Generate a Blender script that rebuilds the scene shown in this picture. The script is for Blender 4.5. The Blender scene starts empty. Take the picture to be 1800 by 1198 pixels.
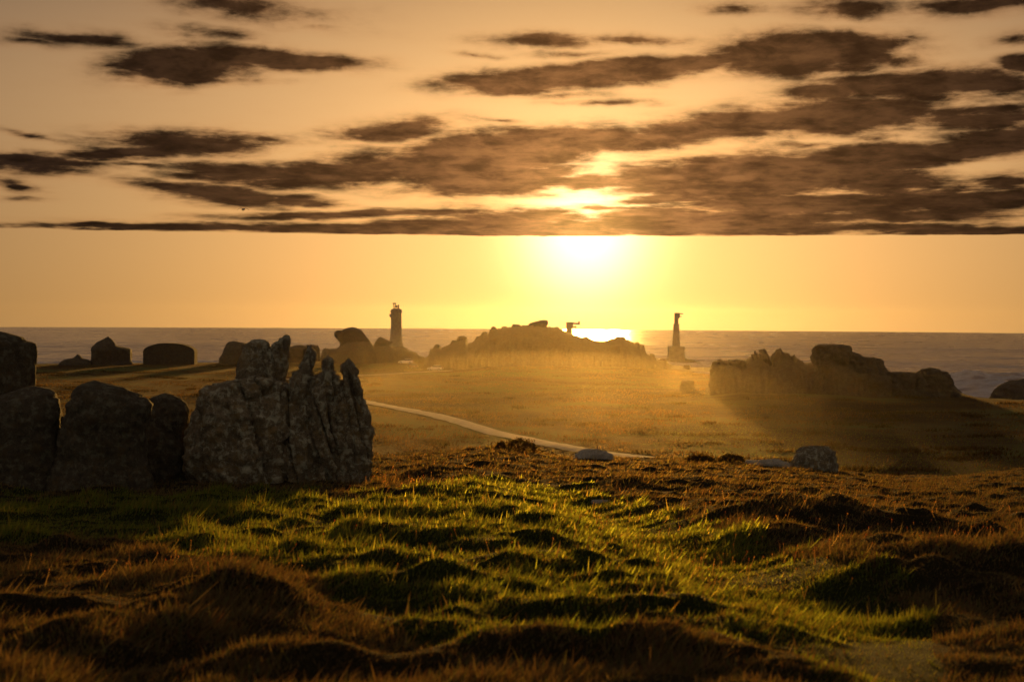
import bpy, math, random
import numpy as np
from mathutils import Matrix, Vector

random.seed(7)
rng = np.random.default_rng(7)
scene = bpy.context.scene
col = scene.collection

# ------------------------------------------------------------------ camera
EYE = 26.0                       # metres above the sea
FPX = 2500.0                     # focal length in photo pixels (50 mm on 36 mm)
HOR = 551.0                      # photo row of eye level
PITCH = math.atan((599.0 - HOR) / FPX)
ROLL = math.radians(0.35)
SEA_R = 2385.0
_f = np.array([0, math.cos(PITCH), -math.sin(PITCH)])
_r0 = np.array([1.0, 0, 0]); _u0 = np.array([0, math.sin(PITCH), math.cos(PITCH)])
_r = _r0 * math.cos(ROLL) + _u0 * math.sin(ROLL)
_u = -_r0 * math.sin(ROLL) + _u0 * math.cos(ROLL)
cam_d = bpy.data.cameras.new('camera'); cam = bpy.data.objects.new('camera', cam_d); col.objects.link(cam)
cam_d.sensor_width = 36.0; cam_d.lens = 50.0; cam_d.clip_start = 0.1; cam_d.clip_end = 20000
M = Matrix.Identity(4)
for i in range(3):
    M[i][0] = _r[i]; M[i][1] = _u[i]; M[i][2] = -_f[i]
M[2][3] = EYE
cam.matrix_world = M
cam_d.dof.use_dof = True; cam_d.dof.focus_distance = 45.0; cam_d.dof.aperture_fstop = 3.4
scene.camera = cam

def pdir(px, py):
    d = _f + (px - 900.0) / FPX * _r + (599.0 - py) / FPX * _u
    return d
def at(px, py, r):
    """point seen at photo pixel (px,py) at horizontal distance r"""
    d = pdir(px, py); k = r / math.hypot(d[0], d[1])
    return np.array([d[0] * k, d[1] * k, EYE + d[2] * k])
def project(x, y, z):
    v = np.stack([x, y, z - EYE], -1)
    dz = np.maximum(v @ _f, 0.01)
    return 900 + FPX * (v @ _r) / dz, 599 - FPX * (v @ _u) / dz

# ------------------------------------------------------------------ sky and sun
SUN_PX = (1030.0, 404.0)
sd = pdir(*SUN_PX); sd = sd / np.linalg.norm(sd)
SUN_EL = math.asin(sd[2]); SUN_AZ = math.atan2(sd[0], sd[1])
world = bpy.data.worlds.new('World'); scene.world = world; world.use_nodes = True
SKY_STRENGTH = 0.15

def azel(px, py):
    d = pdir(px, py)
    return math.atan2(d[0], d[1]), math.atan2(d[2], math.hypot(d[0], d[1]))

def build_world():
    nt = world.node_tree; nt.nodes.clear(); L = nt.links
    def N(t, **k):
        n = nt.nodes.new(t)
        for a, b in k.items(): setattr(n, a, b)
        return n
    def put(sock, v):
        if isinstance(v, bpy.types.NodeSocket): L.new(v, sock)
        elif v is not None: sock.default_value = v
    def mth(op, a, b=None, c=None, clamp=False):
        n = N('ShaderNodeMath', operation=op, use_clamp=clamp)
        put(n.inputs[0], a)
        if b is not None: put(n.inputs[1], b)
        if c is not None: put(n.inputs[2], c)
        return n.outputs[0]
    def sstep(x, a, b, lo=0.0, hi=1.0):
        n = N('ShaderNodeMapRange', interpolation_type='SMOOTHSTEP')
        put(n.inputs[0], x); n.inputs[1].default_value = a; n.inputs[2].default_value = b
        n.inputs[3].default_value = lo; n.inputs[4].default_value = hi
        return n.outputs[0]
    def mix(fac, a, b, mode='MIX'):
        n = N('ShaderNodeMix', data_type='RGBA', blend_type=mode)
        put(n.inputs[0], fac)
        for s, v in ((n.inputs[6], a), (n.inputs[7], b)):
            if isinstance(v, tuple): v = (*v, 1.0)
            put(s, v)
        return n.outputs[2]
    def xyz(x, y, z):
        n = N('ShaderNodeCombineXYZ'); put(n.inputs[0], x); put(n.inputs[1], y); put(n.inputs[2], z); return n.outputs[0]
    def noise(vec, scale, detail, rough=.55, dist=0.0):
        n = N('ShaderNodeTexNoise'); L.new(vec, n.inputs['Vector']); n.inputs['Scale'].default_value = scale
        n.inputs['Detail'].default_value = detail; n.inputs['Roughness'].default_value = rough
        n.inputs['Distortion'].default_value = dist; return n.outputs['Fac']
    tc = N('ShaderNodeTexCoord'); d = tc.outputs['Generated']
    sp = N('ShaderNodeSeparateXYZ'); L.new(d, sp.inputs[0]); X, Y, Z = sp.outputs
    # sky proper
    el0 = mth('ARCSINE', Z)
    fade = sstep(el0, .13, .28, 1.0, .25)
    zc = mth('ADD', mth('MULTIPLY', mth('MAXIMUM', Z, 0.0), .85), .06)
    sky = N('ShaderNodeTexSky', sky_type='NISHITA'); sky.sun_disc = False
    sky.sun_elevation = SUN_EL; sky.sun_rotation = SUN_AZ
    sky.air_density = 1.0; sky.dust_density = 4.0; sky.ozone_density = 1.0; sky.altitude = 0
    L.new(xyz(X, Y, zc), sky.inputs[0])
    # aureole round the low sun (air and thin cirrus)
    dp = N('ShaderNodeVectorMath', operation='DOT_PRODUCT'); L.new(d, dp.inputs[0]); dp.inputs[1].default_value = tuple(sd)
    th = mth('ARCCOSINE', mth('MINIMUM', dp.outputs['Value'], 1.0))
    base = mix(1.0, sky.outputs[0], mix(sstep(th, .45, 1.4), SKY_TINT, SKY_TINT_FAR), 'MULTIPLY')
    g1 = mth('POWER', 2.718, mth('MULTIPLY', mth('POWER', mth('MULTIPLY', th, 1 / GLOW1_W), 2.0), -1.0))
    g2 = mth('POWER', 2.718, mth('MULTIPLY', th, -1 / GLOW2_W))
    g3 = mth('POWER', 2.718, mth('MULTIPLY', th, -1 / GLOW3_W))
    def scalec(fac, c):
        return mix(1.0, xyz(fac, fac, fac), c, 'MULTIPLY')
    g3 = mth('MULTIPLY', g3, fade)
    halo = mix(1.0, mix(1.0, scalec(g1, GLOW1), scalec(g2, GLOW2), 'ADD'), scalec(g3, GLOW3), 'ADD')
    clear = mix(1.0, base, halo, 'ADD')
    az = mth('ARCTAN2', X, Y)
    el = mth('ARCTAN2', Z, mth('SQRT', mth('ADD', mth('MULTIPLY', X, X), mth('MULTIPLY', Y, Y))))
    elw = mth('LOGARITHM', mth('ADD', mth('MAXIMUM', el, 0.0), 0.05), 2.718)
    npos = xyz(mth('MULTIPLY', az, 7.0), mth('MULTIPLY', elw, 4.2), 0.0)
    n1 = noise(npos, 1.0, 7.0, .58, .35)
    n2 = noise(xyz(mth('ADD', mth('MULTIPLY', az, 26.0), 3.7), mth('MULTIPLY', elw, 13.0), 1.3), 1.0, 6.0, .6, .2)
    # warped coordinates for the drawn cloud banks
    wu = noise(xyz(mth('MULTIPLY', az, 16.0), mth('MULTIPLY', elw, 7.0), 5.1), 1.0, 3.0, .55)
    wv = noise(xyz(mth('MULTIPLY', az, 16.0), mth('MULTIPLY', elw, 7.0), 9.4), 1.0, 3.0, .55)
    P = xyz(mth('ADD', az, mth('MULTIPLY', mth('SUBTRACT', wu, .5), .05)),
            mth('ADD', el, mth('MULTIPLY', mth('SUBTRACT', wv, .5), .012)), 0.0)
    S = None
    for (cx, cy, hw, hh, sl, st) in CLOUDS:
        a0, e0 = azel(cx, cy)
        m = N('ShaderNodeMapping', vector_type='TEXTURE'); L.new(P, m.inputs['Vector'])
        m.inputs['Location'].default_value = (a0, e0, 0)
        m.inputs['Rotation'].default_value = (0, 0, math.atan(sl) - ROLL)
        m.inputs['Scale'].default_value = (hw / FPX * 2.0, hh / FPX * 2.35, 1)
        g = N('ShaderNodeTexGradient', gradient_type='QUADRATIC_SPHERE'); L.new(m.outputs[0], g.inputs[0])
        v = mth('MULTIPLY', g.outputs['Fac'], st)
        S = v if S is None else mth('MAXIMUM', S, v)
    S = mth('MINIMUM', S, 1.15)
    # beyond the drawn banks the same broken deck goes on
    inview = mth('MULTIPLY', sstep(mth('ABSOLUTE', az), .37, .50, 1, 0), sstep(el, .235, .34, 1, 0))
    out = mth('MULTIPLY', sstep(n1, .47, .62), mth('SUBTRACT', 1.0, inview))
    S = mth('ADD', S, out)
    n3 = noise(xyz(mth('MULTIPLY', az, 9.0), mth('MULTIPLY', elw, 17.0), 7.7), 1.0, 5.0, .58, .3)
    n4 = noise(xyz(mth('MULTIPLY', az, 48.0), mth('MULTIPLY', elw, 34.0), 3.3), 1.0, 6.0, .62, .4)
    rag = mth('ADD', mth('MULTIPLY', mth('SUBTRACT', n3, .5), 1.15), mth('ADD', mth('MULTIPLY', mth('SUBTRACT', n1, .5), .45), mth('MULTIPLY', mth('SUBTRACT', n2, .5), .75)))
    D0 = mth('SUBTRACT', mth('ADD', S, mth('MULTIPLY', rag, mth('ADD', .17, mth('MINIMUM', S, .70)))), -.03)
    # straight lower edge of the deck
    e_edge = azel(900, 415.5)[1]
    nedge = noise(xyz(mth('MULTIPLY', az, 30.0), 0.0, 2.2), 1.0, 4.0)
    low = sstep(mth('ADD', el, mth('MULTIPLY', mth('SUBTRACT', nedge, .5), .0025)), e_edge - .0003, e_edge + .0012)
    D0 = mth('MULTIPLY', D0, low)
    D0 = mth('ADD', D0, mth('MULTIPLY', mth('SUBTRACT', n4, .5), mth('MULTIPLY', mth('MULTIPLY', low, .40), mth('MINIMUM', mth('MULTIPLY', S, 3.5), 1.0))))
    dens = sstep(D0, -.02, .52)
    core = sstep(mth('ADD', D0, mth('MULTIPLY', mth('SUBTRACT', n2, .5), .5)), .02, .50)
    # cloud light: thin rims glow, thick cores go dark, everything warmer towards the sun
    nearw = mth('POWER', 2.718, mth('MULTIPLY', th, -1 / .095))
    cc = mix(nearw, CLOUD_FAR, CLOUD_NEAR)
    vb = sstep(mth('ADD', mth('MULTIPLY', n2, .55), mth('MULTIPLY', n4, .45)), .34, .64, 1.35, .45)
    cc = mix(1.0, cc, xyz(vb, vb, vb), 'MULTIPLY')
    cc = mix(sstep(th, .7, 1.7), cc, CLOUD_BACK)   # front-lit clouds opposite the sun, brightened out of view for ambient fill
    rim = mix(.62, clear, mix(1.0, clear, CLOUD_RIM, 'MULTIPLY'))
    cloud = mix(core, rim, cc)
    full = mix(dens, clear, cloud)
    full = mix(1.0, full, scalec(g1, GLOW_OVER), 'ADD')
    bg = N('ShaderNodeBackground'); L.new(full, bg.inputs[0]); bg.inputs[1].default_value = SKY_STRENGTH
    o = N('ShaderNodeOutputWorld'); L.new(bg.outputs[0], o.inputs[0])
    world.cycles.sampling_method = 'MANUAL'; world.cycles.sample_map_resolution = 256

# colours are divided by the background strength so the picture values stay readable
def k(*c): return tuple(v / SKY_STRENGTH for v in c)
SKY_TINT = (.17, .155, .18); SKY_TINT_FAR = (.85, .70, .62)  # far tint raised so the sky out of view adds ambient fill
GLOW1 = k(2.2, 1.6, .85); GLOW1_W = math.radians(2.25)
GLOW2 = k(.32, .245, .075); GLOW2_W = math.radians(4.2)
GLOW3 = k(.52, .297, .115); GLOW3_W = math.radians(31)
GLOW_OVER = k(.30, .16, .03)
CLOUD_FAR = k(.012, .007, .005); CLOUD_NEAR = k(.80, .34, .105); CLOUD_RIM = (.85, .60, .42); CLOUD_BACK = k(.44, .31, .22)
CLOUDS = [
    # cx, cy, half width, half height, slope, strength (photo pixels)
    (130, 68, 140, 15, 0, .55), (430, 12, 170, 24, -.05, .55), (390, 62, 130, 15, -.06, .38), (60, 75, 80, 10, 0, .4), (560, 45, 60, 8, 0, .28),
    (330, 114, 120, 27, .10, 1.25), (480, 104, 150, 17, -.03, 1.1), (380, 138, 110, 9, .03, .45),
    (330, 248, 190, 22, .03, 1.0), (470, 243, 70, 10, -.05, .7), (70, 286, 140, 18, 0, .95), (210, 270, 150, 18, .1, .8), (20, 322, 55, 11, -.1, .8), (45, 238, 60, 6, -.1, .6),
    (15, 344, 60, 7, 0, .45), (250, 290, 100, 8, -.03, .5),
    (690, 228, 125, 17, .10, .95), (880, 212, 80, 6, 0, .35), (880, 240, 60, 6, 0, .4),
    (420, 304, 140, 20, -.06, .95), (560, 308, 190, 22, .05, .9), (760, 285, 200, 27, .05, 1.0), (860, 275, 210, 36, .1, 1.25), (980, 252, 200, 26, .03, 1.2), (1080, 245, 150, 18, 0, .9),
    (380, 340, 150, 17, -.08, .9), (530, 353, 90, 9, 0, .75), (870, 318, 170, 30, .04, 1.05), (960, 300, 110, 22, .0, .7), (1150, 318, 120, 30, .05, .95),
    (600, 376, 240, 8, .04, .75), (760, 374, 150, 11, 0, .6), (300, 398, 420, 7, .015, .75), (100, 404, 200, 6, 0, .7), (620, 402, 380, 9, 0, .85),
    (900, 384, 160, 22, 0, .95), (950, 402, 340, 15, 0, 1.1), (1150, 385, 150, 24, 0, .8), (1230, 400, 420, 16, 0, 1.0), (1060, 366, 110, 9, 0, .7), (1030, 320, 110, 14, .05, .9), (1030, 400, 160, 10, 0, .8),
    (930, 142, 170, 18, .06, 1.15), (1080, 130, 180, 19, .08, 1.15), (1240, 112, 130, 16, .06, .8), (1420, 96, 170, 30, .02, 1.25), (1540, 100, 90, 18, -.2, .7),
    (960, 72, 110, 14, 0, .75), (1120, 72, 120, 11, -.04, .6), (1000, 98, 110, 9, .04, .4), (840, 98, 60, 6, -.1, .4), (1070, 178, 110, 7, 0, .55), (1000, 165, 120, 10, 0, .35),
    (1660, 152, 230, 23, -.02, 1.1), (1470, 162, 110, 20, 0, .9), (1480, 120, 90, 14, 0, .6), (1790, 115, 40, 14, 0, .8),
    (1270, 222, 200, 23, .10, 1.2), (1480, 205, 220, 26, 0, 1.25), (1720, 205, 180, 20, 0, .95), (1790, 240, 150, 24, 0, 1.0), (1740, 190, 130, 12, .03, .7),
    (1330, 310, 260, 38, .06, 1.25), (1500, 283, 200, 32, .10, 1.2), (1700, 262, 160, 20, .03, .95), (1560, 318, 110, 28, 0, .9),
    (1450, 358, 280, 18, .02, 1.0), (1690, 350, 200, 28, 0, .9), (1760, 318, 90, 20, 0, .6), (1340, 384, 260, 14, 0, .9), (1640, 374, 220, 16, 0, .9), (1700, 404, 240, 11, 0, 1.0),
    (1280, 14, 90, 14, -.05, .5), (1500, 22, 130, 22, -.05, .65), (1720, 8, 140, 16, .05, .8), (1785, 70, 45, 15, 0, .5), (1600, 70, 70, 8, -.08, .35), (1560, 240, 90, 10, 0, .6), (1420, 250, 120, 9, .05, .55), (1180, 350, 150, 12, .03, .8),
]
build_world()

sun_d = bpy.data.lights.new('sun', 'SUN'); sun = bpy.data.objects.new('sun', sun_d); col.objects.link(sun)
sun_d.energy = 4.8; sun_d.angle = math.radians(3.0); sun_d.color = (1.0, .50, .10)
sun.rotation_euler = Vector(tuple(-sd)).to_track_quat('-Z', 'Y').to_euler()
sun.location = (20, 200, 60)

scene.view_settings.view_transform = 'Standard'; scene.view_settings.look = 'None'
scene.view_settings.exposure = 0.0; scene.view_settings.gamma = 1.0
scene.view_settings.use_curve_mapping = False
scene.render.engine = 'CYCLES'
cy = scene.cycles
cy.use_denoising = True; cy.max_bounces = 4; cy.diffuse_bounces = 2; cy.glossy_bounces = 2; cy.transmission_bounces = 3
cy.volume_bounces = 0; cy.transparent_max_bounces = 4; cy.sample_clamp_indirect = 4.0

# ------------------------------------------------------------------ numpy noise
_perm = np.random.default_rng(3).permutation(256); _perm = np.concatenate([_perm, _perm, _perm])
_grad = np.random.default_rng(4).normal(size=(256, 3)); _grad /= np.linalg.norm(_grad, axis=1, keepdims=True)
def pnoise(x, y, z):
    x, y, z = np.broadcast_arrays(np.asarray(x, float), np.asarray(y, float), np.asarray(z, float))
    xi = np.floor(x).astype(int); yi = np.floor(y).astype(int); zi = np.floor(z).astype(int)
    xf = x - xi; yf = y - yi; zf = z - zi
    u = xf**3 * (xf * (xf * 6 - 15) + 10); v = yf**3 * (yf * (yf * 6 - 15) + 10); w = zf**3 * (zf * (zf * 6 - 15) + 10)
    xi &= 255; yi &= 255; zi &= 255
    def g(i, j, l):
        h = _perm[_perm[_perm[(xi + i) & 255] + ((yi + j) & 255)] + ((zi + l) & 255)]
        gr = _grad[h]
        return gr[..., 0] * (xf - i) + gr[..., 1] * (yf - j) + gr[..., 2] * (zf - l)
    lerp = lambda a, b, t: a + t * (b - a)
    return 1.5 * lerp(lerp(lerp(g(0,0,0), g(1,0,0), u), lerp(g(0,1,0), g(1,1,0), u), v),
                lerp(lerp(g(0,0,1), g(1,0,1), u), lerp(g(0,1,1), g(1,1,1), u), v), w)
def fbm(x, y, z, o=4, rough=.5):
    a = 1.0; s = 0.0; f = 1.0
    for i in range(o):
        s = s + a * pnoise(x * f + 17.3 * i, y * f + 5.1 * i, z * f - 9.7 * i); a *= rough; f *= 2.03
    return s
def smooth(a, b, x):
    t = np.clip((x - a) / (b - a), 0, 1); return t * t * (3 - 2 * t)

# ------------------------------------------------------------------ mesh helpers
def mesh_np(name, V, F, mat=None, parent=None, shade=True, tri=False):
    """V (n,3), F (m,3|4) int array"""
    me = bpy.data.meshes.new(name)
    V = np.asarray(V, np.float32); F = np.asarray(F, np.int32); m, c = F.shape
    me.vertices.add(len(V)); me.vertices.foreach_set('co', V.ravel())
    me.loops.add(m * c); me.loops.foreach_set('vertex_index', F.ravel())
    me.polygons.add(m); me.polygons.foreach_set('loop_start', np.arange(0, m * c, c, dtype=np.int32))
    me.polygons.foreach_set('use_smooth', np.full(m, shade))
    me.update(calc_edges=True)
    o = bpy.data.objects.new(name, me); col.objects.link(o)
    if mat: me.materials.append(mat)
    if parent is not None: o.parent = parent
    return o
class MB:
    def __init__(s): s.v = []; s.f = []
    def add(s, V, F):
        b = len(s.v); s.v += [tuple(p) for p in V]; s.f += [tuple(b + i for i in f) for f in F]; return s
    def box(s, x0, x1, y0, y1, z0, z1):
        V = [(x, y, z) for z in (z0, z1) for y in (y0, y1) for x in (x0, x1)]
        return s.add(V, [(0,2,3,1), (4,5,7,6), (0,1,5,4), (2,6,7,3), (0,4,6,2), (1,3,7,5)])
    def rings(s, rings, n, phase=0.0, cx=0.0, cy=0.0, caps=True):
        """rings: list of (z, radius)"""
        V = []; F = []
        for (z, ra) in rings:
            for i in range(n):
                a = phase + 2 * math.pi * i / n
                V.append((cx + ra * math.cos(a), cy + ra * math.sin(a), z))
        for j in range(len(rings) - 1):
            for i in range(n):
                F.append((j*n+i, j*n+(i+1) % n, (j+1)*n+(i+1) % n, (j+1)*n+i))
        if caps: F += [tuple(range(n))[::-1], tuple((len(rings)-1)*n+i for i in range(n))]
        return s.add(V, F)
    def tube(s, p, q, ra, n=6):
        p = Vector(p); q = Vector(q); d = (q - p).normalized()
        a = d.orthogonal().normalized(); b = d.cross(a)
        V = []
        for c in (p, q):
            for i in range(n):
                t = 2 * math.pi * i / n; V.append(c + (a * math.cos(t) + b * math.sin(t)) * ra)
        F = [(i, (i+1) % n, n+(i+1) % n, n+i) for i in range(n)] + [tuple(range(n))[::-1], tuple(range(n, 2*n))]
        return s.add(V, F)
    def build(s, name, mat, parent=None, shade=False, bevel=0.0):
        me = bpy.data.meshes.new(name); me.from_pydata([tuple(v) for v in s.v], [], s.f); me.update()
        if shade:
            me.polygons.foreach_set('use_smooth', [True] * len(me.polygons))
        me.materials.append(mat)
        o = bpy.data.objects.new(name, me); col.objects.link(o)
        if parent is not None: o.parent = parent
        if bevel:
            b = o.modifiers.new('bevel', 'BEVEL'); b.width = bevel; b.segments = 2
        return o
def tag(o, label=None, cat=None, group=None, kind=None):
    if label: o['label'] = label
    if cat: o['category'] = cat
    if group: o['group'] = group
    if kind: o['kind'] = kind
    return o
def empty(name, loc, rz=0.0):
    o = bpy.data.objects.new(name, None); col.objects.link(o); o.location = tuple(loc); o.rotation_euler.z = rz
    o.empty_display_size = .2
    return o

# ------------------------------------------------------------------ materials
def mat_new(name):
    m = bpy.data.materials.new(name); m.use_nodes = True; nt = m.node_tree; nt.nodes.clear()
    def N(t, **k):
        n = nt.nodes.new(t)
        for a, b in k.items(): setattr(n, a, b)
        return n
    return m, nt, N, nt.links.new
def ramp(N, L, fac, stops):
    n = N('ShaderNodeValToRGB'); e = n.color_ramp.elements
    while len(e) < len(stops): e.new(0.5)
    for i, (p, c) in enumerate(stops):
        e[i].position = p; e[i].color = (*c, 1) if len(c) == 3 else c
    L(fac, n.inputs[0]); return n.outputs[0]
def tex_noise(N, L, vec, scale, detail=5, rough=.6, dist=0):
    n = N('ShaderNodeTexNoise'); L(vec, n.inputs['Vector']); n.inputs['Scale'].default_value = scale
    n.inputs['Detail'].default_value = detail; n.inputs['Roughness'].default_value = rough; n.inputs['Distortion'].default_value = dist
    return n.outputs['Fac']
def mixc(N, L, fac, a, b, mode='MIX'):
    n = N('ShaderNodeMix', data_type='RGBA', blend_type=mode)
    for s, v in ((n.inputs[0], fac), (n.inputs[6], a), (n.inputs[7], b)):
        if isinstance(v, bpy.types.NodeSocket): L(v, s)
        elif isinstance(v, tuple): s.default_value = (*v, 1)
        else: s.default_value = v
    return n.outputs[2]
def simple(name, c, rough=.6, metal=0.0, var=.15, scale=3.0):
    m, nt, N, L = mat_new(name)
    g = N('ShaderNodeNewGeometry'); f = tex_noise(N, L, g.outputs['Position'], scale)
    cc = ramp(N, L, f, [(.3, tuple(v * (1 - var) for v in c)), (.7, tuple(min(1, v * (1 + var)) for v in c))])
    b = N('ShaderNodeBsdfPrincipled'); L(cc, b.inputs['Base Color']); b.inputs['Roughness'].default_value = rough
    b.inputs['Metallic'].default_value = metal
    o = N('ShaderNodeOutputMaterial'); L(b.outputs[0], o.inputs[0]); return m
def rock_mat(name, dark, light, lichen, unit=1.0, lich_amt=.5):
    """granite: blotchy grey brown, grey-green lichen, pits; unit = size of blotches in metres"""
    m, nt, N, L = mat_new(name)
    tc = N('ShaderNodeTexCoord'); p = tc.outputs['Object']
    a = tex_noise(N, L, p, 2.2 / unit, 8, .65); b_ = tex_noise(N, L, p, 9.0 / unit, 6, .7); c_ = tex_noise(N, L, p, 38.0 / unit, 4, .7)
    base = ramp(N, L, a, [(.30, dark), (.52, tuple((u + v) / 2 for u, v in zip(dark, light))), (.72, light)])
    base = mixc(N, L, .55, base, ramp(N, L, b_, [(.35, tuple(v * .45 for v in dark)), (.65, light)]))
    base = mixc(N, L, .35, base, ramp(N, L, c_, [(.38, (.01, .009, .008)), (.62, tuple(min(1, v * 1.5) for v in light))]))
    lm = N('ShaderNodeMath', operation='MULTIPLY'); 
    L(ramp(N, L, tex_noise(N, L, p, 5.5 / unit, 7, .72, .3), [(.50, (0, 0, 0)), (.60, (1, 1, 1))]), lm.inputs[0]); lm.inputs[1].default_value = lich_amt
    base = mixc(N, L, lm.outputs[0], base, lichen)
    och = ramp(N, L, tex_noise(N, L, p, 3.1 / unit, 6, .7, .4), [(.52, (0, 0, 0)), (.66, (.55, .55, .55))])
    base = mixc(N, L, och, base, tuple(v * w_ for v, w_ in zip(light, (1.0, .78, .36))))
    bs = N('ShaderNodeBsdfPrincipled'); L(base, bs.inputs['Base Color']); bs.inputs['Roughness'].default_value = .9
    bs.inputs['Specular IOR Level'].default_value = .25
    bu = N('ShaderNodeBump'); bu.inputs['Strength'].default_value = .9; bu.inputs['Distance'].default_value = .05 * unit
    ad = N('ShaderNodeMath', operation='ADD'); L(b_, ad.inputs[0])
    ml = N('ShaderNodeMath', operation='MULTIPLY'); L(c_, ml.inputs[0]); ml.inputs[1].default_value = .45; L(ml.outputs[0], ad.inputs[1])
    L(ad.outputs[0], bu.inputs['Height']); L(bu.outputs[0], bs.inputs['Normal'])
    o = N('ShaderNodeOutputMaterial'); L(bs.outputs[0], o.inputs[0]); return m
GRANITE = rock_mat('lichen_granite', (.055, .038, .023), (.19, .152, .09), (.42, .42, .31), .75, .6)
GRANITE_DARK = rock_mat('dimmed_granite', (.022, .016, .010), (.075, .060, .036), (.16, .16, .11), .7, .4)  # outcrop granite with the left edge's dimness put into its colours
GRANITE_PALE = rock_mat('pale_granite', (.25, .215, .165), (.40, .35, .27), (.45, .41, .32), .6, .5)
GRANITE_FAR = rock_mat('coast_granite', (.035, .025, .016), (.085, .064, .042), (.10, .088, .06), 5.0, .4)
CONCRETE = simple('weathered_concrete', (.15, .125, .10), .85, 0, .3, .6)
STEEL = simple('rusty_steel', (.16, .10, .07), .6, .5, .3, 2)

# ------------------------------------------------------------------ terrain
FIELD = 15.0                       # drop of the lower field below the eye
S0 = .0742
def gp(px, py):
    """ground point of the front heath for a photo pixel (plane part)"""
    s = (py - (px - 900) * .0061 - HOR) / FPX
    r = 1.14 / (s - S0); d = pdir(px, py); a = math.atan2(d[0], d[1])
    return np.array([r * math.sin(a), r * math.cos(a)])
TRAIL = np.array([gp(*p) for p in [(860, 848), (930, 856), (1010, 872), (1130, 918), (1255, 968), (1390, 1022), (1550, 1085), (1720, 1160), (1900, 1260)]])
def poly_dist(x, y, P):
    best = np.full(np.shape(x), 1e9); sg = np.zeros(np.shape(x))
    for a, b in zip(P[:-1], P[1:]):
        d = b - a; L2 = d @ d
        t = np.clip(((x - a[0]) * d[0] + (y - a[1]) * d[1]) / L2, 0, 1)
        ex = x - (a[0] + t * d[0]); ey = y - (a[1] + t * d[1]); q = np.hypot(ex, ey)
        s = np.sign(d[0] * ey - d[1] * ex)
        sg = np.where(q < best, s, sg); best = np.minimum(best, q)
    return best, sg
BUMPS = [(*gp(1280, 938), .22, .9, .8), (*gp(1480, 912), .36, 1.3, 1.0), (*gp(1330, 905), .12, 1.2, 1.2), (*gp(1700, 985), .34, 1.5, 1.2), (*gp(1690, 1120), .22, .9, 1.2), (*gp(1560, 1000), .2, .8, .8),
         (*gp(420, 1085), .30, .55, .5), (*gp(300, 1120), .12, .7, .6), (*gp(330, 1010), .1, 1.2, .6), (*gp(1120, 850), .25, 2.2, 1.6), (*gp(1300, 855), .22, 2.4, 1.5),
         (*gp(760, 835), .3, 1.3, .9), (*gp(800, 868), .15, .8, .6), (*gp(945, 1010), .05, .6, .4),
         # rim-lit hummocks of the meadow
         (*gp(560, 935), .13, .35, .28), (*gp(660, 945), .15, .45, .32), (*gp(760, 950), .17, .5, .3), (*gp(850, 968), .17, .5, .32), (*gp(940, 985), .14, .45, .3), (*gp(880, 1005), .13, .38, .25),
         (*gp(750, 1035), .20, .30, .24), (*gp(960, 965), .12, .5, .3), (*gp(1060, 1000), .13, .45, .3), (*gp(1330, 1065), .14, .4, .35),
         (*gp(840, 1012), .12, .35, .25), (*gp(620, 1000), .10, .4, .3), (*gp(1180, 1085), .12, .4, .3), (*gp(470, 912), .12, .5, .35), (*gp(900, 915), .14, .7, .5), (*gp(1000, 930), .12, .6, .4)]
TOP = [(745, 634), (753, 627), (755, 618), (766, 611), (777, 612), (792, 604), (809, 597), (818, 596), (822, 604), (832, 601), (840, 594), (847, 588), (858, 588), (861, 581), (867, 577.5), (876, 578.5), (884, 577), (899, 574.5), (913, 572.5), (928, 572), (940, 572), (960, 575), (980, 576), (988, 579.5), (1006, 586), (1023, 592.5), (1035, 593), (1046, 599), (1061, 600), (1075, 595.5), (1090, 593.5), (1101, 597), (1116, 604), (1129, 607), (1133, 613), (1136, 622), (1140, 625), (1147, 625), (1153, 632), (1168, 633), (1173, 640), (1185, 645.5), (1202, 645), (1209, 652), (1231, 652.5), (1247, 656), (1252, 662)]
_tx = np.arange(745, 1253, 1.0); _th = np.interp(_tx, [p[0] for p in TOP], [p[1] for p in TOP]); _th = np.convolve(np.pad(_th, 20, mode='edge'), np.ones(41) / 41, 'valid')
_tm = np.clip((EYE + (HOR + 6 - _th) / FPX * 405 - (EYE - FIELD)) / 14.0, 0, 1) * .14 * np.interp(_tx, [790, 860, 1150, 1240], [0, 1, 1, 0])
def hillmask(px): return np.interp(px, _tx, _tm, 0, 0)
def coast_r(az):
    px = 900 + FPX * np.tan(np.clip(az, -1.2, 1.2))
    R = np.interp(px, [-3000, 0, 700, 760, 1150, 1205, 1250, 1300, 1680, 1720, 1800, 2400], [900, 425, 428, 425, 430, 385, 345, 300, 290, 268, 262, 330])
    w = smooth(.9, 1.3, np.abs(az)); R = R * (1 - w) + 3000 * w
    return R * (1 + .02 * pnoise(az * 9, 1.3, 0) + .008 * pnoise(az * 40, 2.3, 0))
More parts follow.
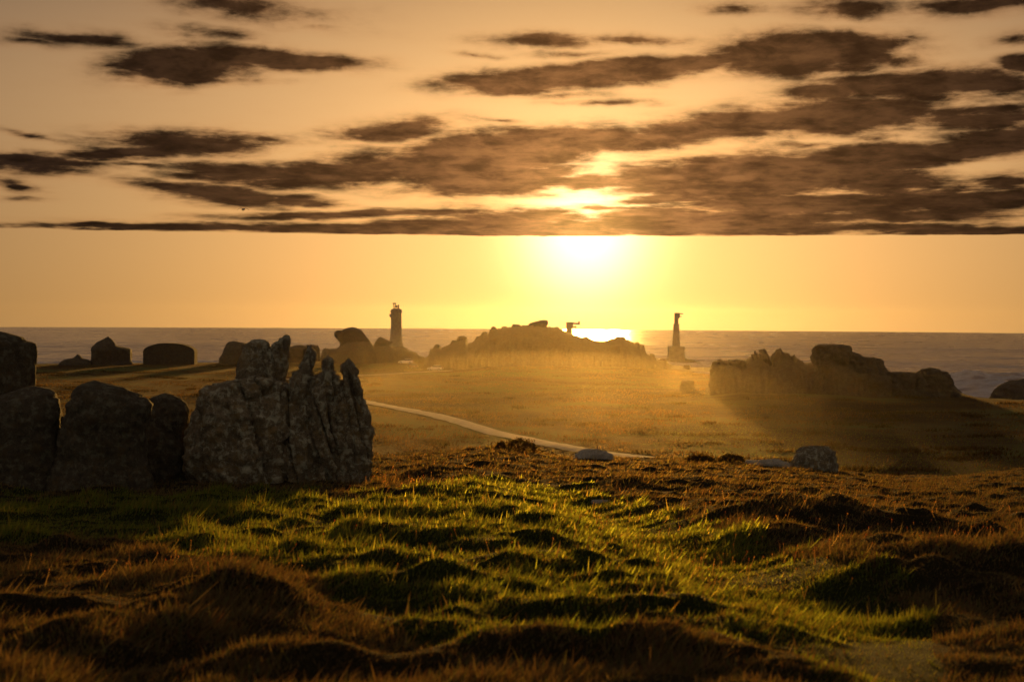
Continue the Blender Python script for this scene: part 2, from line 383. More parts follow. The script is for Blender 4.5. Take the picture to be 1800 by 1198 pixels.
def height(x, y, fine=True):
    x = np.asarray(x, float); y = np.asarray(y, float)
    r = np.hypot(x, y); az = np.arctan2(x, y); px = 900 + FPX * np.tan(np.clip(az, -1.2, 1.2))
    drop = 1.6 + (np.minimum(r, 47) - 6.2) * S0
    adj = np.interp(px, [0, 600, 700, 880, 1000, 1250, 1400, 1480, 1570, 1660, 1800, 2000], [-.05, .0, .05, -.22, .16, .14, .26, .38, .45, .40, .12, -.1])
    drop = drop + adj * np.clip(r / 45, 0, 1)**2
    t = np.clip((r - 47) / 70, 0, 1); drop = drop + (FIELD - drop) * (t * t * (3 - 2 * t) * .35 + .65 * (1 - (1 - t)**1.6))
    z = EYE - drop
    fg = 1 - smooth(43, 55, r)
    far = 1 - fg
    z = z + far * (.22 * pnoise(x / 22, y / 34, .5) + .10 * pnoise(x / 7, y / 9, 2.5))
    # tor hill in the middle distance
    hm = hillmask(px); z = z + hm * (EYE - 1 - (EYE - FIELD)) * smooth(285, 405, r) * (1 + .12 * pnoise(x / 9, y / 14, 4.4))
    rise = np.interp(px, [1200, 1300, 1500, 1700, 1900], [0, 1, 1, .6, .8]); z = z + rise * 1.0 * smooth(225, 268, r)
    # left plain lifts gently to the rocks
    lf = np.interp(px, [500, 620, 700, 745, 790], [0, .6, 1, .8, 0]); z = z + lf * 2.2 * smooth(375, 415, r)
    rc = coast_r(az); dc = r - rc
    z = np.where(dc > 0, z + (-9 - z) * smooth(0, 26, dc), z)
    if fine:
        d, sg = poly_dist(x, y, TRAIL)
        tr = np.exp(-(d / .75)**2) * fg
        ridge = np.exp(-((d - 1.15) / .45)**2) * (sg < 0) + .6 * np.exp(-((d - 1.5) / .8)**2) * (sg > 0)
        ridge = np.where(sg < 0, np.exp(-((d - 1.1) / .5)**2), .6 * np.exp(-((d - 1.5) / .8)**2))
        rough = (1 - .8 * np.exp(-(d / .7)**2)) * fg * np.clip(1 - (r - 10) / 120, .4, 1)
        z = z - .16 * tr + .02 * ridge * fg
        hum = np.maximum(fbm(x / .85, y / .62, 3.3, 3, .5), -.25)
        z = z + rough * (.13 * hum + .055 * pnoise(x / .55, y / .45, 12.1) + .06 * pnoise(x / 3.7, y / 4.5, 7.7) + .16 * pnoise(x / 9, y / 10, 1.7) * smooth(12, 30, r) + .035 * pnoise(x / .33, y / .3, 2.2))
        for (bx, by, h, sx, sy) in BUMPS:
            z = z + fg * h * .65 * np.exp(-((x - bx) / sx)**2 - ((y - by) / sy)**2)
    return z
def hz(x, y): return float(height(np.array([x]), np.array([y]))[0])
def ground_hit(px, py, r0=4.0, r1=700.0):
    d = pdir(px, py); h = math.hypot(d[0], d[1]); rr = np.geomspace(r0, r1, 3000)
    X = d[0] / h * rr; Y = d[1] / h * rr; Z = EYE + d[2] / h * rr; G = height(X, Y)
    i = np.argmax(Z <= G); return np.array([X[i], Y[i], G[i]])

GREENZ = np.array([(-200, 905), (60, 868), (300, 872), (520, 876), (640, 878), (740, 860), (860, 843), (960, 858), (1030, 866), (1130, 908), (1290, 968), (1440, 1030), (1560, 1085), (1660, 1160), (1600, 1230), (1480, 1180), (1360, 1170), (1240, 1150), (1050, 1165), (900, 1140), (760, 1150), (640, 1110), (560, 1050), (480, 1000), (330, 985), (200, 960), (60, 960), (-200, 960)], float)
def inpoly(px, py, P):
    ins = np.zeros(px.shape, bool); j = len(P) - 1
    for i in range(len(P)):
        xi, yi = P[i]; xj, yj = P[j]
        cr = ((yi > py) != (yj > py)) & (px < (xj - xi) * (py - yi) / (yj - yi + 1e-9) + xi)
        ins ^= cr; j = i
    return ins
def build_ground():
    rr = np.concatenate([np.geomspace(1.2, 5, 30)[:-1], np.geomspace(5, 48, 330)[:-1], np.geomspace(48, 130, 60)[:-1], np.geomspace(130, 520, 150)[:-1], np.geomspace(520, 2330, 14)])
    fr = np.radians(27)
    aa = np.concatenate([np.linspace(-math.pi, -fr, 60)[:-1], np.linspace(-fr, fr, 330), np.linspace(fr, math.pi, 60)[1:-1]])
    A, R = np.meshgrid(aa, rr); X = R * np.sin(A); Y = R * np.cos(A); Z = height(X, Y)
    n, m = Z.shape
    V = np.stack([X, Y, Z], -1).reshape(-1, 3)
    V = np.vstack([V, [[0, 0, hz(0, 0.01)]]])
    i, j = np.meshgrid(np.arange(n - 1), np.arange(m), indexing='ij'); j2 = (j + 1) % m
    Q = np.stack([i*m+j, i*m+j2, (i+1)*m+j2, (i+1)*m+j], -1).reshape(-1, 4)
    # centre fan as degenerate-free triangles folded into quads
    c = len(V) - 1
    fan = np.stack([np.full(m // 2, c), np.arange(0, m - 1, 2), np.arange(1, m, 2), (np.arange(2, m + 1, 2)) % m], -1)
    F = np.vstack([Q[:, ::-1], fan[:, ::-1]])
    m_, nt, N, L = mat_new('heath_soil')
    g = N('ShaderNodeNewGeometry'); p = g.outputs['Position']
    a = tex_noise(N, L, p, .5, 6); b = tex_noise(N, L, p, 12, 7, .75); big = tex_noise(N, L, p, .035, 5, .6)
    c1 = ramp(N, L, a, [(.35, (.022, .016, .008)), (.55, (.035, .026, .012)), (.7, (.045, .045, .016))])
    c1 = mixc(N, L, .5, c1, ramp(N, L, b, [(.35, (.01, .007, .004)), (.65, (.05, .04, .018))]))
    c2 = ramp(N, L, big, [(.36, (.035, .020, .010)), (.48, (.065, .044, .018)), (.54, (.085, .072, .026)), (.62, (.075, .090, .026))])
    am = N('ShaderNodeAttribute', attribute_name='meadow')
    c1 = mixc(N, L, am.outputs['Fac'], c1, ramp(N, L, b, [(.3, (.014, .016, .005)), (.7, (.045, .058, .014))]))
    ln = N('ShaderNodeVectorMath', operation='LENGTH'); L(p, ln.inputs[0])
    mr = N('ShaderNodeMapRange'); L(ln.outputs['Value'], mr.inputs[0]); mr.inputs[1].default_value = 55; mr.inputs[2].default_value = 120
    cc = mixc(N, L, mr.outputs[0], c1, c2)
    bs = N('ShaderNodeBsdfPrincipled'); L(cc, bs.inputs['Base Color']); bs.inputs['Roughness'].default_value = 1; bs.inputs['Specular IOR Level'].default_value = .05
    bu = N('ShaderNodeBump'); bu.inputs['Strength'].default_value = 1.0; bu.inputs['Distance'].default_value = .14; L(b, bu.inputs['Height']); L(bu.outputs[0], bs.inputs['Normal'])
    o = N('ShaderNodeOutputMaterial'); L(bs.outputs[0], o.inputs[0])
    ob = mesh_np('ground', V, F, m_)
    gx, gy = V[:, 0], V[:, 1]; rr_ = np.hypot(gx, gy); qx, qy = project(gx, gy, height(gx, gy, False))
    mead = (inpoly(qx + 26 * pnoise(gx * 1.3, gy * 1.3, 6.0), qy + 22 * pnoise(gx * 1.1, gy * 1.1, 16.0), GREENZ) & (rr_ < 60)).astype(np.float32)
    dT, _ = poly_dist(gx, gy, TRAIL); mead = np.maximum(mead, np.exp(-(dT / .8)**4) * (qx < 1640) * (rr_ < 60))
    ob.data.attributes.new('meadow', 'FLOAT', 'POINT').data.foreach_set('value', mead.astype(np.float32))
    tag(ob, 'brown heathland falling to a flat coastal field', kind='structure')
build_ground()

# ------------------------------------------------------------------ sea
def build_sea():
    rr = np.concatenate([np.geomspace(190, 420, 40)[:-1], np.geomspace(420, 1200, 330)[:-1], np.geomspace(1200, SEA_R, 90)])
    fr = np.radians(25)
    aa = np.concatenate([np.linspace(-math.pi, -fr, 50)[:-1], np.linspace(-fr, fr, 360), np.linspace(fr, math.pi, 50)[1:-1]])
    A, R = np.meshgrid(aa, rr); X = R * np.sin(A); Y = R * np.cos(A)
    ph = Y / 34 + 1.6 * pnoise(X / 160, Y / 160, 0) + X / 190
    sw = np.sin(2 * math.pi * ph); env = .55 + .6 * pnoise(X / 110, Y / 90, 3.1)
    Z = .6 * sw * env + .28 * fbm(X / 26, Y / 12, 5.5, 3) + .2 * pnoise(X / 7, Y / 4, 8.8)
    rc = coast_r(A); dc = R - rc
    shore = np.exp(-np.maximum(dc - 10, 0) / 170)
    px = 900 + FPX * np.tan(np.clip(A, -1.2, 1.2))
    tow = np.exp(-((X - PYLON_XY[0]) / 45)**2 - ((Y - PYLON_XY[1]) / 60)**2)
    for (sx_, sy_, rs, wx, wy) in [(1740, 675, 500, 40, 70), (1560, 640, 620, 60, 40), (110, 630, 700, 50, 40), (370, 632, 690, 40, 40), (1790, 650, 600, 50, 60)]:
        sp = at(sx_, sy_, rs); tow = tow + .75 * np.exp(-((X - sp[0]) / wx)**2 - ((Y - sp[1]) / wy)**2)
    shore = np.clip(shore + tow * 1.2, 0, 1.4)
    brk = np.maximum(sw, 0)**3 * shore * np.clip(env + .3, 0, 2)
    Z = Z + 1.5 * brk + 1.8 * shore * np.maximum(fbm(X / 14, Y / 11, 6.1, 3), 0)
    fn = fbm(X / 30, Y / 26, 2.2, 4, .6)
    foam = smooth(.22, .62, brk * 1.0 + .42 * shore + .55 * fn * (shore + .25)) + .9 * smooth(.34, .75, Z * .30 + .6 * fn)
    foam = np.clip(foam, 0, 1)
    fade = 1 - smooth(SEA_R - 250, SEA_R, R); Z = Z * (.3 + .7 * fade)
    n, m = Z.shape
    V = np.stack([X, Y, Z], -1).reshape(-1, 3)
    i, j = np.meshgrid(np.arange(n - 1), np.arange(m), indexing='ij'); j2 = (j + 1) % m
    Q = np.stack([i*m+j, (i+1)*m+j, (i+1)*m+j2, i*m+j2], -1).reshape(-1, 4)
    m_, nt, N, L = mat_new('sea_water')
    g = N('ShaderNodeNewGeometry'); p = g.outputs['Position']
    mp = N('ShaderNodeMapping'); L(p, mp.inputs[0]); mp.inputs['Scale'].default_value = (.6, 1.0, 1)
    w1 = tex_noise(N, L, mp.outputs[0], .35, 6, .65); w2 = tex_noise(N, L, mp.outputs[0], .06, 4, .6)
    bs = N('ShaderNodeBsdfPrincipled'); bs.inputs['Base Color'].default_value = (.27, .205, .185, 1); bs.inputs['Roughness'].default_value = .23
    bs.inputs['IOR'].default_value = 1.33
    bu = N('ShaderNodeBump'); bu.inputs['Strength'].default_value = .6; bu.inputs['Distance'].default_value = .22; L(w1, bu.inputs['Height']); L(bu.outputs[0], bs.inputs['Normal'])
    at_ = N('ShaderNodeAttribute', attribute_name='foam')
    fo = N('ShaderNodeBsdfDiffuse'); fo.inputs[0].default_value = (.85, .82, .82, 1)
    ft = N('ShaderNodeBsdfTranslucent'); ft.inputs[0].default_value = (.85, .82, .82, 1)
    fm = N('ShaderNodeMixShader'); fm.inputs[0].default_value = .55; L(fo.outputs[0], fm.inputs[1]); L(ft.outputs[0], fm.inputs[2])
    br = N('ShaderNodeMath', operation='MULTIPLY'); L(at_.outputs['Fac'], br.inputs[0]); L(ramp(N, L, w1, [(.35, (.35, .35, .35)), (.6, (1, 1, 1))]), br.inputs[1])
    mx = N('ShaderNodeMixShader'); L(br.outputs[0], mx.inputs[0]); L(bs.outputs[0], mx.inputs[1]); L(fm.outputs[0], mx.inputs[2])
    o = N('ShaderNodeOutputMaterial'); L(mx.outputs[0], o.inputs[0])
    ob = mesh_np('sea', V, Q, m_)
    at2 = ob.data.attributes.new('foam', 'FLOAT', 'POINT'); at2.data.foreach_set('value', foam.ravel().astype(np.float32))
    tag(ob, 'rough sea with pale surf reaching to the horizon', kind='structure')
PYLON_XY = at(1188, 632, 745)[:2]
build_sea()

# ------------------------------------------------------------------ road
def catmull(P, n):
    P = [np.array(p, float) for p in P]; P = [2*P[0]-P[1]] + P + [2*P[-1]-P[-2]]; out = []
    for i in range(1, len(P) - 2):
        for t in np.linspace(0, 1, n, endpoint=False):
            a, b, c, d = P[i-1], P[i], P[i+1], P[i+2]
            out.append(.5 * ((2*b) + (-a+c)*t + (2*a-5*b+4*c-d)*t*t + (-a+3*b-3*c+d)*t**3))
    out.append(P[-2]); return np.array(out)
def fieldpt(px, py):
    s = (py - (px - 900) * .0061 - HOR) / FPX; r = FIELD / s
    d = pdir(px, py); a = math.atan2(d[0], d[1]); return np.array([r * math.sin(a), r * math.cos(a)])
ROAD = catmull([fieldpt(*p) for p in [(1420, 838), (1250, 820), (1120, 804), (1000, 788), (880, 764), (760, 731), (650, 708), (560, 694), (470, 683), (450, 672), (540, 664), (640, 659), (720, 655), (790, 652)]], 14)
def build_road():
    C = ROAD; T = np.gradient(C, axis=0); T /= np.linalg.norm(T, axis=1, keepdims=True); Nn = np.stack([-T[:, 1], T[:, 0]], -1)
    V = []; W = 1.45; ks = np.linspace(-1, 1, 7)
    for kx in ks:
        w = W * (1 + .22 * pnoise(np.arange(len(C)) * .9, kx * 3.3, 0) + .12 * pnoise(np.arange(len(C)) * .23, kx * 2.1, 4)) if abs(kx) == 1 else W
        P = C + Nn * (kx * w)[:, None] if np.ndim(w) else C + Nn * kx * w
        z = height(P[:, 0], P[:, 1]) + .10 + .05 * (1 - kx * kx)
        V.append(np.stack([P[:, 0], P[:, 1], z], -1))
    V = np.array(V); n = len(C); Vf = V.reshape(-1, 3); F = []
    for a in range(len(ks) - 1):
        for i in range(n - 1): F.append((a*n+i, a*n+i+1, (a+1)*n+i+1, (a+1)*n+i))
    m = simple('pale_gravel_track', (.27, .23, .185), .95, 0, .25, .8)
    tag(mesh_np('road', Vf, np.array(F), m), 'pale gravel track crossing the lower field', kind='structure')
build_road()

# ------------------------------------------------------------------ rocks
def crag_noise(P, unit, amp, grooves, seed):
    x, y, z = P[:, 0] / unit + seed, P[:, 1] / unit - seed, P[:, 2] / unit
    d = fbm(x * .9, y * .9, z * .9, 5, .6) * 1.3 + 1.6 * pnoise(x * .45 + 7, y * .45, z * .4)
    d += -1.1 * np.abs(pnoise(x * 1.7 + 3, y * 1.7, z * 1.3)) - .5 * np.abs(pnoise(x * 4.1 + 3, y * 4.1, z * 3.1)) + .35
    if grooves:
        cl = np.abs(pnoise(x * 1.3 + .45 * z + 2, y * .8, z * .22 + 1)); d -= grooves * 2.6 * np.exp(-(cl / .055)**2)
        d += grooves * (-np.abs(pnoise(x * 2.6 + .5 * z, y * 2.6, z * .25 + 5)) * 1.5 + .5 * pnoise(x * 6 + .8 * z, y * 6, z * .5))
    d -= .9 * smooth(.0, -.12, np.abs(pnoise(x * 1.1 + 9, y * 1.1, z * .9)) - .10) * .35
    return d * amp * 1.5
def loft(name, rows, r, kd, mat, parent=None, n=56, m=44, amp=.05, unit=None, grooves=0.0, lean=0.0, seed=0.0, ex=2.6, yoff=0.0, sink=1.6, basez=None):
    """rock whose outline is given by rows (py, x_left, x_right), top to bottom, at distance r; kd depth/width"""
    rows = sorted(rows)
    py = np.array([q[0] for q in rows], float); xl = np.array([q[1] for q in rows], float); xr = np.array([q[2] for q in rows], float)
    tt = np.concatenate([np.linspace(0, .25, m // 3)[:-1]**1.0, np.linspace(.25, 1, m - m // 3)])
    yy = py[0] + (py[-1] - py[0]) * tt
    L_ = np.interp(yy, py, xl); R_ = np.interp(yy, py, xr)
    ker = np.array([.25, .5, .25])
    for _ in range(1):
        L_[1:-1] = np.convolve(L_, ker, 'valid'); R_[1:-1] = np.convolve(R_, ker, 'valid')
    PL = np.array([at(a, b, r) for a, b in zip(L_, yy)]); PR = np.array([at(a, b, r) for a, b in zip(R_, yy)])
    C = (PL + PR) / 2; a = np.linalg.norm(PR - PL, axis=1) / 2; H = C[0, 2] - C[-1, 2]; am = a.max()
    zz = C[:, 2]
    tf = np.sqrt(np.clip((zz[0] - zz + .02 * H) / (.35 * H), 0, 1))
    b = kd * (.55 * a + .45 * am * tf)
    unit = unit or max(am, H / 2)
    zz = np.append(zz, zz[-1] - sink * (.3 if basez is None else 1)); 
    if basez is not None: zz[-1] = basez
    C = np.vstack([C, C[-1]]); a = np.append(a, a[-1] * 1.04); b = np.append(b, b[-1] * 1.04)
    ang = np.linspace(0, 2 * math.pi, n, endpoint=False)
    ca = np.sign(np.cos(ang)) * np.abs(np.cos(ang))**(2 / ex); sa = np.sign(np.sin(ang)) * np.abs(np.sin(ang))**(2 / ex)
    d = pdir((L_[0] + R_[0]) / 2, yy[0]); h = math.hypot(d[0], d[1]); fx, fy = d[0] / h, d[1] / h
    X = C[:, 0][:, None] + np.outer(a, ca) * fy + np.outer(b, sa) * fx + yoff * fx
    Y = C[:, 1][:, None] - np.outer(a, ca) * fx + np.outer(b, sa) * fy + yoff * fy + lean * (zz - zz[-1])[:, None]
    Z = np.repeat(zz[:, None], n, 1)
    k_ = len(zz)
    V = np.stack([X, Y, Z], -1).reshape(-1, 3)
    top = V[:n].mean(0) + [0, 0, .03 * H]
    V = np.vstack([V, [top]])
    i, j = np.meshgrid(np.arange(k_ - 1), np.arange(n), indexing='ij'); j2 = (j + 1) % n
    Q = np.stack([i*n+j, (i+1)*n+j, (i+1)*n+j2, i*n+j2], -1).reshape(-1, 4)
    t = len(V) - 1; jj = np.arange(0, n, 2)
    capq = np.stack([np.full(n // 2, t), jj, (jj + 1) % n, (jj + 2) % n], -1)
    F = np.vstack([Q, capq])
    # displace outward
    rad = np.stack([np.repeat(0, len(V))] * 3, -1).astype(float)
    cc = np.repeat(C[:, :2], n, 0); rad[:-1, :2] = V[:-1, :2] - cc - np.array([fx, fy]) * yoff
    rad[:, 2] = .25 * am; rad[-1] = (0, 0, 1)
    rad /= np.maximum(np.linalg.norm(rad, axis=1, keepdims=True), 1e-6)
    q = crag_noise(V, unit, amp * unit, grooves, seed)
    fadeq = np.append(np.repeat(np.clip(a / (.55 * am), .18, 1), n), .18)
    V = V + rad * (q * fadeq)[:, None]
    org = np.array([C[-1, 0], C[-1, 1], zz[-1]]) if parent is None else np.array(parent.location)
    o = mesh_np(name, V - org, F, mat, parent)
    if parent is None: o.location = tuple(org)
    return o
def ridge(name, prof, r, base_drop, depth, mat, parent=None, m=24, amp=.04, unit=4.0, seed=0.0, step=1.2, rmod=None):
    """long crag: outline prof [(px,py)...] at distance r, standing on ground base_drop below the eye"""
    P = np.array(prof, float); px = np.arange(P[0, 0], P[-1, 0] + step, step); py = np.interp(px, P[:, 0], P[:, 1])
    dn = -(1.5 * pnoise(px / 5.3, seed, 0) + 1.1 * pnoise(px / 2.1, seed + 4, 0)) * r / FPX
    T = np.array([at(a, b, r) for a, b in zip(px, py)]); zb = EYE - base_drop
    h = np.maximum(T[:, 2] - zb, .15); n = len(px); kk = max(3, int(9 / step)); hs = np.minimum(np.convolve(np.pad(h, kk, mode='edge'), np.ones(2 * kk + 1) / (2 * kk + 1), 'valid'), h + .3)
    t = np.linspace(0, math.pi, m)
    D = depth * (.35 + .65 * np.clip(h / h.max(), 0, 1)**.7)
    V = []
    for tt in t:
        c = -math.cos(tt); off = np.sign(c) * abs(c)**.8 * D; zz = zb + hs * math.sin(tt)**.6 + (h - hs + dn) * math.sin(tt)**9 if 0 < tt < math.pi - 1e-6 else zb + 0 * h
        k_ = (r + off) / r
        V.append(np.stack([T[:, 0] * k_, T[:, 1] * k_, zz], -1))
    V = np.array(V).reshape(-1, 3); 
    q = crag_noise(V, unit, amp * unit, .1, seed)
    hh = np.clip((V[:, 2] - zb) / 1.0, 0, 1)
    nt_ = np.repeat(-np.cos(t), n)
    V[:, 1] += nt_ * q * 1.5 * hh; V[:, 2] += .25 * q * hh * (1 - np.abs(nt_))
    i, j = np.meshgrid(np.arange(m - 1), np.arange(n - 1), indexing='ij')
    Q = np.stack([i*n+j, i*n+j+1, (i+1)*n+j+1, (i+1)*n+j], -1).reshape(-1, 4)
    # close both ends
    ends = []
    for e in (0, n - 1):
        for i_ in range((m - 1) // 2):
            a, b, c, d = i_*n+e, (i_+1)*n+e, (m-2-i_)*n+e, (m-1-i_)*n+e
            if len({a, b, c, d}) == 4: ends.append((a, b, c, d) if e else (d, c, b, a))
    F = np.vstack([Q, np.array(ends)])
    org = np.array([*at((px[0] + px[-1]) / 2, 600, r)[:2], zb]) if parent is None else np.array(parent.location)
    o = mesh_np(name, V - org, F, mat, parent)
    if parent is None: o.location = tuple(org)
    return o

# --- near outcrop with fins
RN = 25.1
oc = empty('rock_outcrop', at(490, 850, RN))
tag(oc, 'tall jagged lichen-covered outcrop of leaning slabs and pointed fins', 'rock')
loft('core', [(664, 526, 590), (672, 516, 612), (684, 508, 626), (700, 505, 638), (760, 502, 644), (858, 498, 646)], RN, .6, GRANITE, oc, 90, 60, .05, .6, .6, seed=17.0, yoff=.12, sink=1.5)
loft('boulder', [(664, 425, 478), (668, 398, 500), (676, 368, 512), (690, 356, 520), (715, 346, 522), (745, 336, 524), (775, 328, 520), (800, 325, 516), (830, 332, 512), (860, 352, 510)], RN, .75, GRANITE, oc, 130, 90, .09, .6, .7, seed=1.0, ex=2.4, yoff=.05)
loft('slab', [(598, 442, 468), (603, 436, 474), (614, 428, 478), (630, 422, 486), (645, 418, 492), (672, 412, 500), (690, 410, 505)], RN, .55, GRANITE, oc, 90, 60, .05, .45, .5, seed=2.0, yoff=.35)
loft('slab', [(590, 497, 510), (594, 488, 512), (602, 480, 512), (612, 474, 511), (630, 468, 509), (655, 462, 506), (690, 458, 505)], RN, .6, GRANITE, oc, 90, 60, .05, .4, .5, seed=3.3, yoff=.28)
loft('fin', [(611, 540, 550), (615, 536, 557), (626, 532, 558), (640, 526, 555), (650, 519, 552), (660, 512, 551), (670, 506, 553), (720, 498, 560), (770, 494, 566), (810, 492, 570), (858, 490, 572)], RN, .9, GRANITE, oc, 100, 90, .08, .45, 1.0, seed=4.1, yoff=-.05)
loft('fin', [(627, 571, 581), (633, 564, 588), (645, 557, 593), (658, 551, 597), (690, 546, 604), (740, 544, 606), (800, 545, 606), (858, 542, 608)], RN, .95, GRANITE, oc, 100, 90, .09, .45, 1.0, seed=5.7, yoff=-.18)
loft('fin', [(633, 606, 619), (639, 599, 627), (652, 597, 629), (660, 600, 629), (668, 602, 634), (690, 596, 641), (720, 594, 650), (760, 592, 656), (800, 590, 657), (830, 588, 652), (858, 586, 648)], RN, .95, GRANITE, oc, 100, 90, .09, .45, 1.0, seed=6.2, yoff=-.02)
# --- boulders on the left
b1 = empty('boulder', at(180, 838, 24.2)); tag(b1, 'dark rounded boulder with a leaning pale slab at its foot', 'rock')
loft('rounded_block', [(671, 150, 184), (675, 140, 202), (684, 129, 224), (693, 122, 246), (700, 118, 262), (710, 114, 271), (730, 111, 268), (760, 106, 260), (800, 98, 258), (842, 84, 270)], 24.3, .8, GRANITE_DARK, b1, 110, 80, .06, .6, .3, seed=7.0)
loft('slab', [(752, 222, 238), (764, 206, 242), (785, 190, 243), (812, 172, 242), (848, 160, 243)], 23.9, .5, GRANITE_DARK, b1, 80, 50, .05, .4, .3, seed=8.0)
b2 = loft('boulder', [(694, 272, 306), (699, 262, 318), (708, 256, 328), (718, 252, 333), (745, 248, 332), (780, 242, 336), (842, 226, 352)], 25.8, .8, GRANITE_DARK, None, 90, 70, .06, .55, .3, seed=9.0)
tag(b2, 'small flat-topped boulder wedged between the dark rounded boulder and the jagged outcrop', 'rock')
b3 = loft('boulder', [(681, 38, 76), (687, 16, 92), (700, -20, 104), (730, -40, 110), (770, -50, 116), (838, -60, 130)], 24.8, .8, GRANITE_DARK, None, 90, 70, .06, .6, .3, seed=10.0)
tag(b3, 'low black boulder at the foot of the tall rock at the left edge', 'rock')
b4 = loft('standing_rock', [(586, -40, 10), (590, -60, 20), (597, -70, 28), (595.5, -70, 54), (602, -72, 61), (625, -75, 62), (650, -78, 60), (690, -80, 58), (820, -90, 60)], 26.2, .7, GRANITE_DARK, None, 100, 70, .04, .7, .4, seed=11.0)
tag(b4, 'tall black square-shouldered rock cut by the left edge', 'rock')
# --- stones on the heath edge
def stone(name, rows, r, kd, mat, label, seed, amp=.05, **kw):
    o = loft(name, rows, r, kd, mat, None, 64, 44, amp, None, 0.2, seed=seed, **kw); return tag(o, label, 'stone')
g0 = ground_hit(1428, 824); rB = math.hypot(g0[0], g0[1]); rB = min(max(rB, 38), 52)
stone('boulder', [(782, 1404, 1448), (785, 1396, 1458), (792, 1390, 1466), (805, 1386, 1470), (816, 1384, 1471), (828, 1384, 1471), (838, 1384, 1470)], rB, .8, GRANITE, 'squarish lichened boulder standing alone on the heath edge at right', 12.5, .09)
stone('stone', [(804, 1352, 1372), (808, 1330, 1388), (813, 1316, 1394), (822, 1310, 1396)], rB - .6, .6, GRANITE_PALE, 'low pale stone lying against the left of the squarish boulder', 13.1, .10)
stone('stone', [(789.5, 1022, 1044), (792, 1012, 1056), (797, 1003, 1066), (803, 998, 1072), (812, 996, 1074), (822, 996, 1074)], 42.5, .6, GRANITE_PALE, 'pale grey domed stone half sunk in brown heath beside the track', 14.4, .10)
g1 = ground_hit(1060, 882); r1 = math.hypot(g1[0], g1[1])
stone('flat_stone', [(877.5, 1042, 1050), (878.5, 1040, 1078), (881, 1039, 1083), (885, 1039, 1083)], r1, .8, GRANITE_PALE, 'small flat pale stone lying in the grassy trail', 15.2, .03, sink=.3)

# --- far rocks along the coast
def far_rock(name, rows, r, label, seed, kd=.8, amp=.05, base=None, cat='rock'):
    o = loft(name, rows, r, kd, GRANITE_FAR, None, 56, 40, amp, None, .15, seed=seed, basez=(EYE - FIELD - 1.5)); return tag(o, label, cat)
far_rock('coastal_rock', [(592, 187, 192), (596, 181, 198), (602, 170, 203), (606, 166, 206), (609, 163, 212), (610.5, 161, 226), (614, 159, 231), (625, 158, 232), (634, 157, 232), (640, 155, 238), (645, 150, 242)], 418, 'peaked dark rock on the skyline left of the round-topped hut', 20.0)
far_rock('low_rock', [(622.5, 135, 139), (626, 132, 143), (629, 128, 146), (632, 112, 156), (636, 105, 160), (642, 96, 164)], 415, 'low spiky rock beside the peaked skyline rock', 21.0)
far_rock('coastal_rock', [(600, 402, 420), (604, 396, 438), (608, 394, 452), (614, 391, 456), (622, 387, 460), (630, 384, 462), (642, 383, 464)], 420, 'domed rock seen between the round-topped hut and the near outcrop', 22.0)
far_rock('coastal_rock', [(607, 518, 534), (609, 512, 536), (612, 500, 538), (642, 495, 540)], 424, 'low block showing in the gap between the leaning slabs and the first fin', 23.0)
far_rock('coastal_rock', [(606.5, 540, 556), (608.5, 537, 560), (614, 536, 562), (625, 535, 563), (642, 535, 565)], 424, 'low flat block just right of the gap beyond the first fin', 23.8)
# balanced rocks
tor2 = empty('rock_tor', at(640, 640, 405)); tag(tor2, 'rock tor with an overhanging mushroom-shaped head beside the lighthouse', 'rock')
ridge('crag', [(563, 632), (566, 616), (571, 611), (580, 613), (592, 612), (598, 607), (610, 600), (640, 598), (650, 600), (657, 609), (665, 607), (680, 607), (692, 611), (697, 615), (704, 613), (712, 615), (724, 617), (731, 619), (735, 624), (744, 627), (750, 634)], 405, FIELD - .8, 9, GRANITE_FAR, tor2, 20, .05, 4, 24.0)
loft('head_boulder', [(575.5, 612, 626), (577.5, 604, 630), (581, 600, 634), (586, 599, 637), (592, 600, 641), (598, 598, 647), (606, 598, 653), (616, 596, 660)], 405, .75, GRANITE_FAR, tor2, 56, 40, .04, None, .2, seed=25.0)
loft('overhanging_boulder', [(580.5, 591, 602), (583, 588, 604), (588, 587, 606), (592, 588.5, 608), (597, 593, 610), (602, 598, 612)], 404, .9, GRANITE_FAR, tor2, 48, 30, .04, None, .2, seed=26.0, sink=.1)
loft('tilted_boulder', [(592, 667, 671), (595, 664, 677), (599, 661, 686), (600.5, 660, 692), (603, 659, 690), (606, 657, 683), (612, 655, 688)], 404, .8, GRANITE_FAR, tor2, 48, 30, .03, None, .2, seed=27.0)
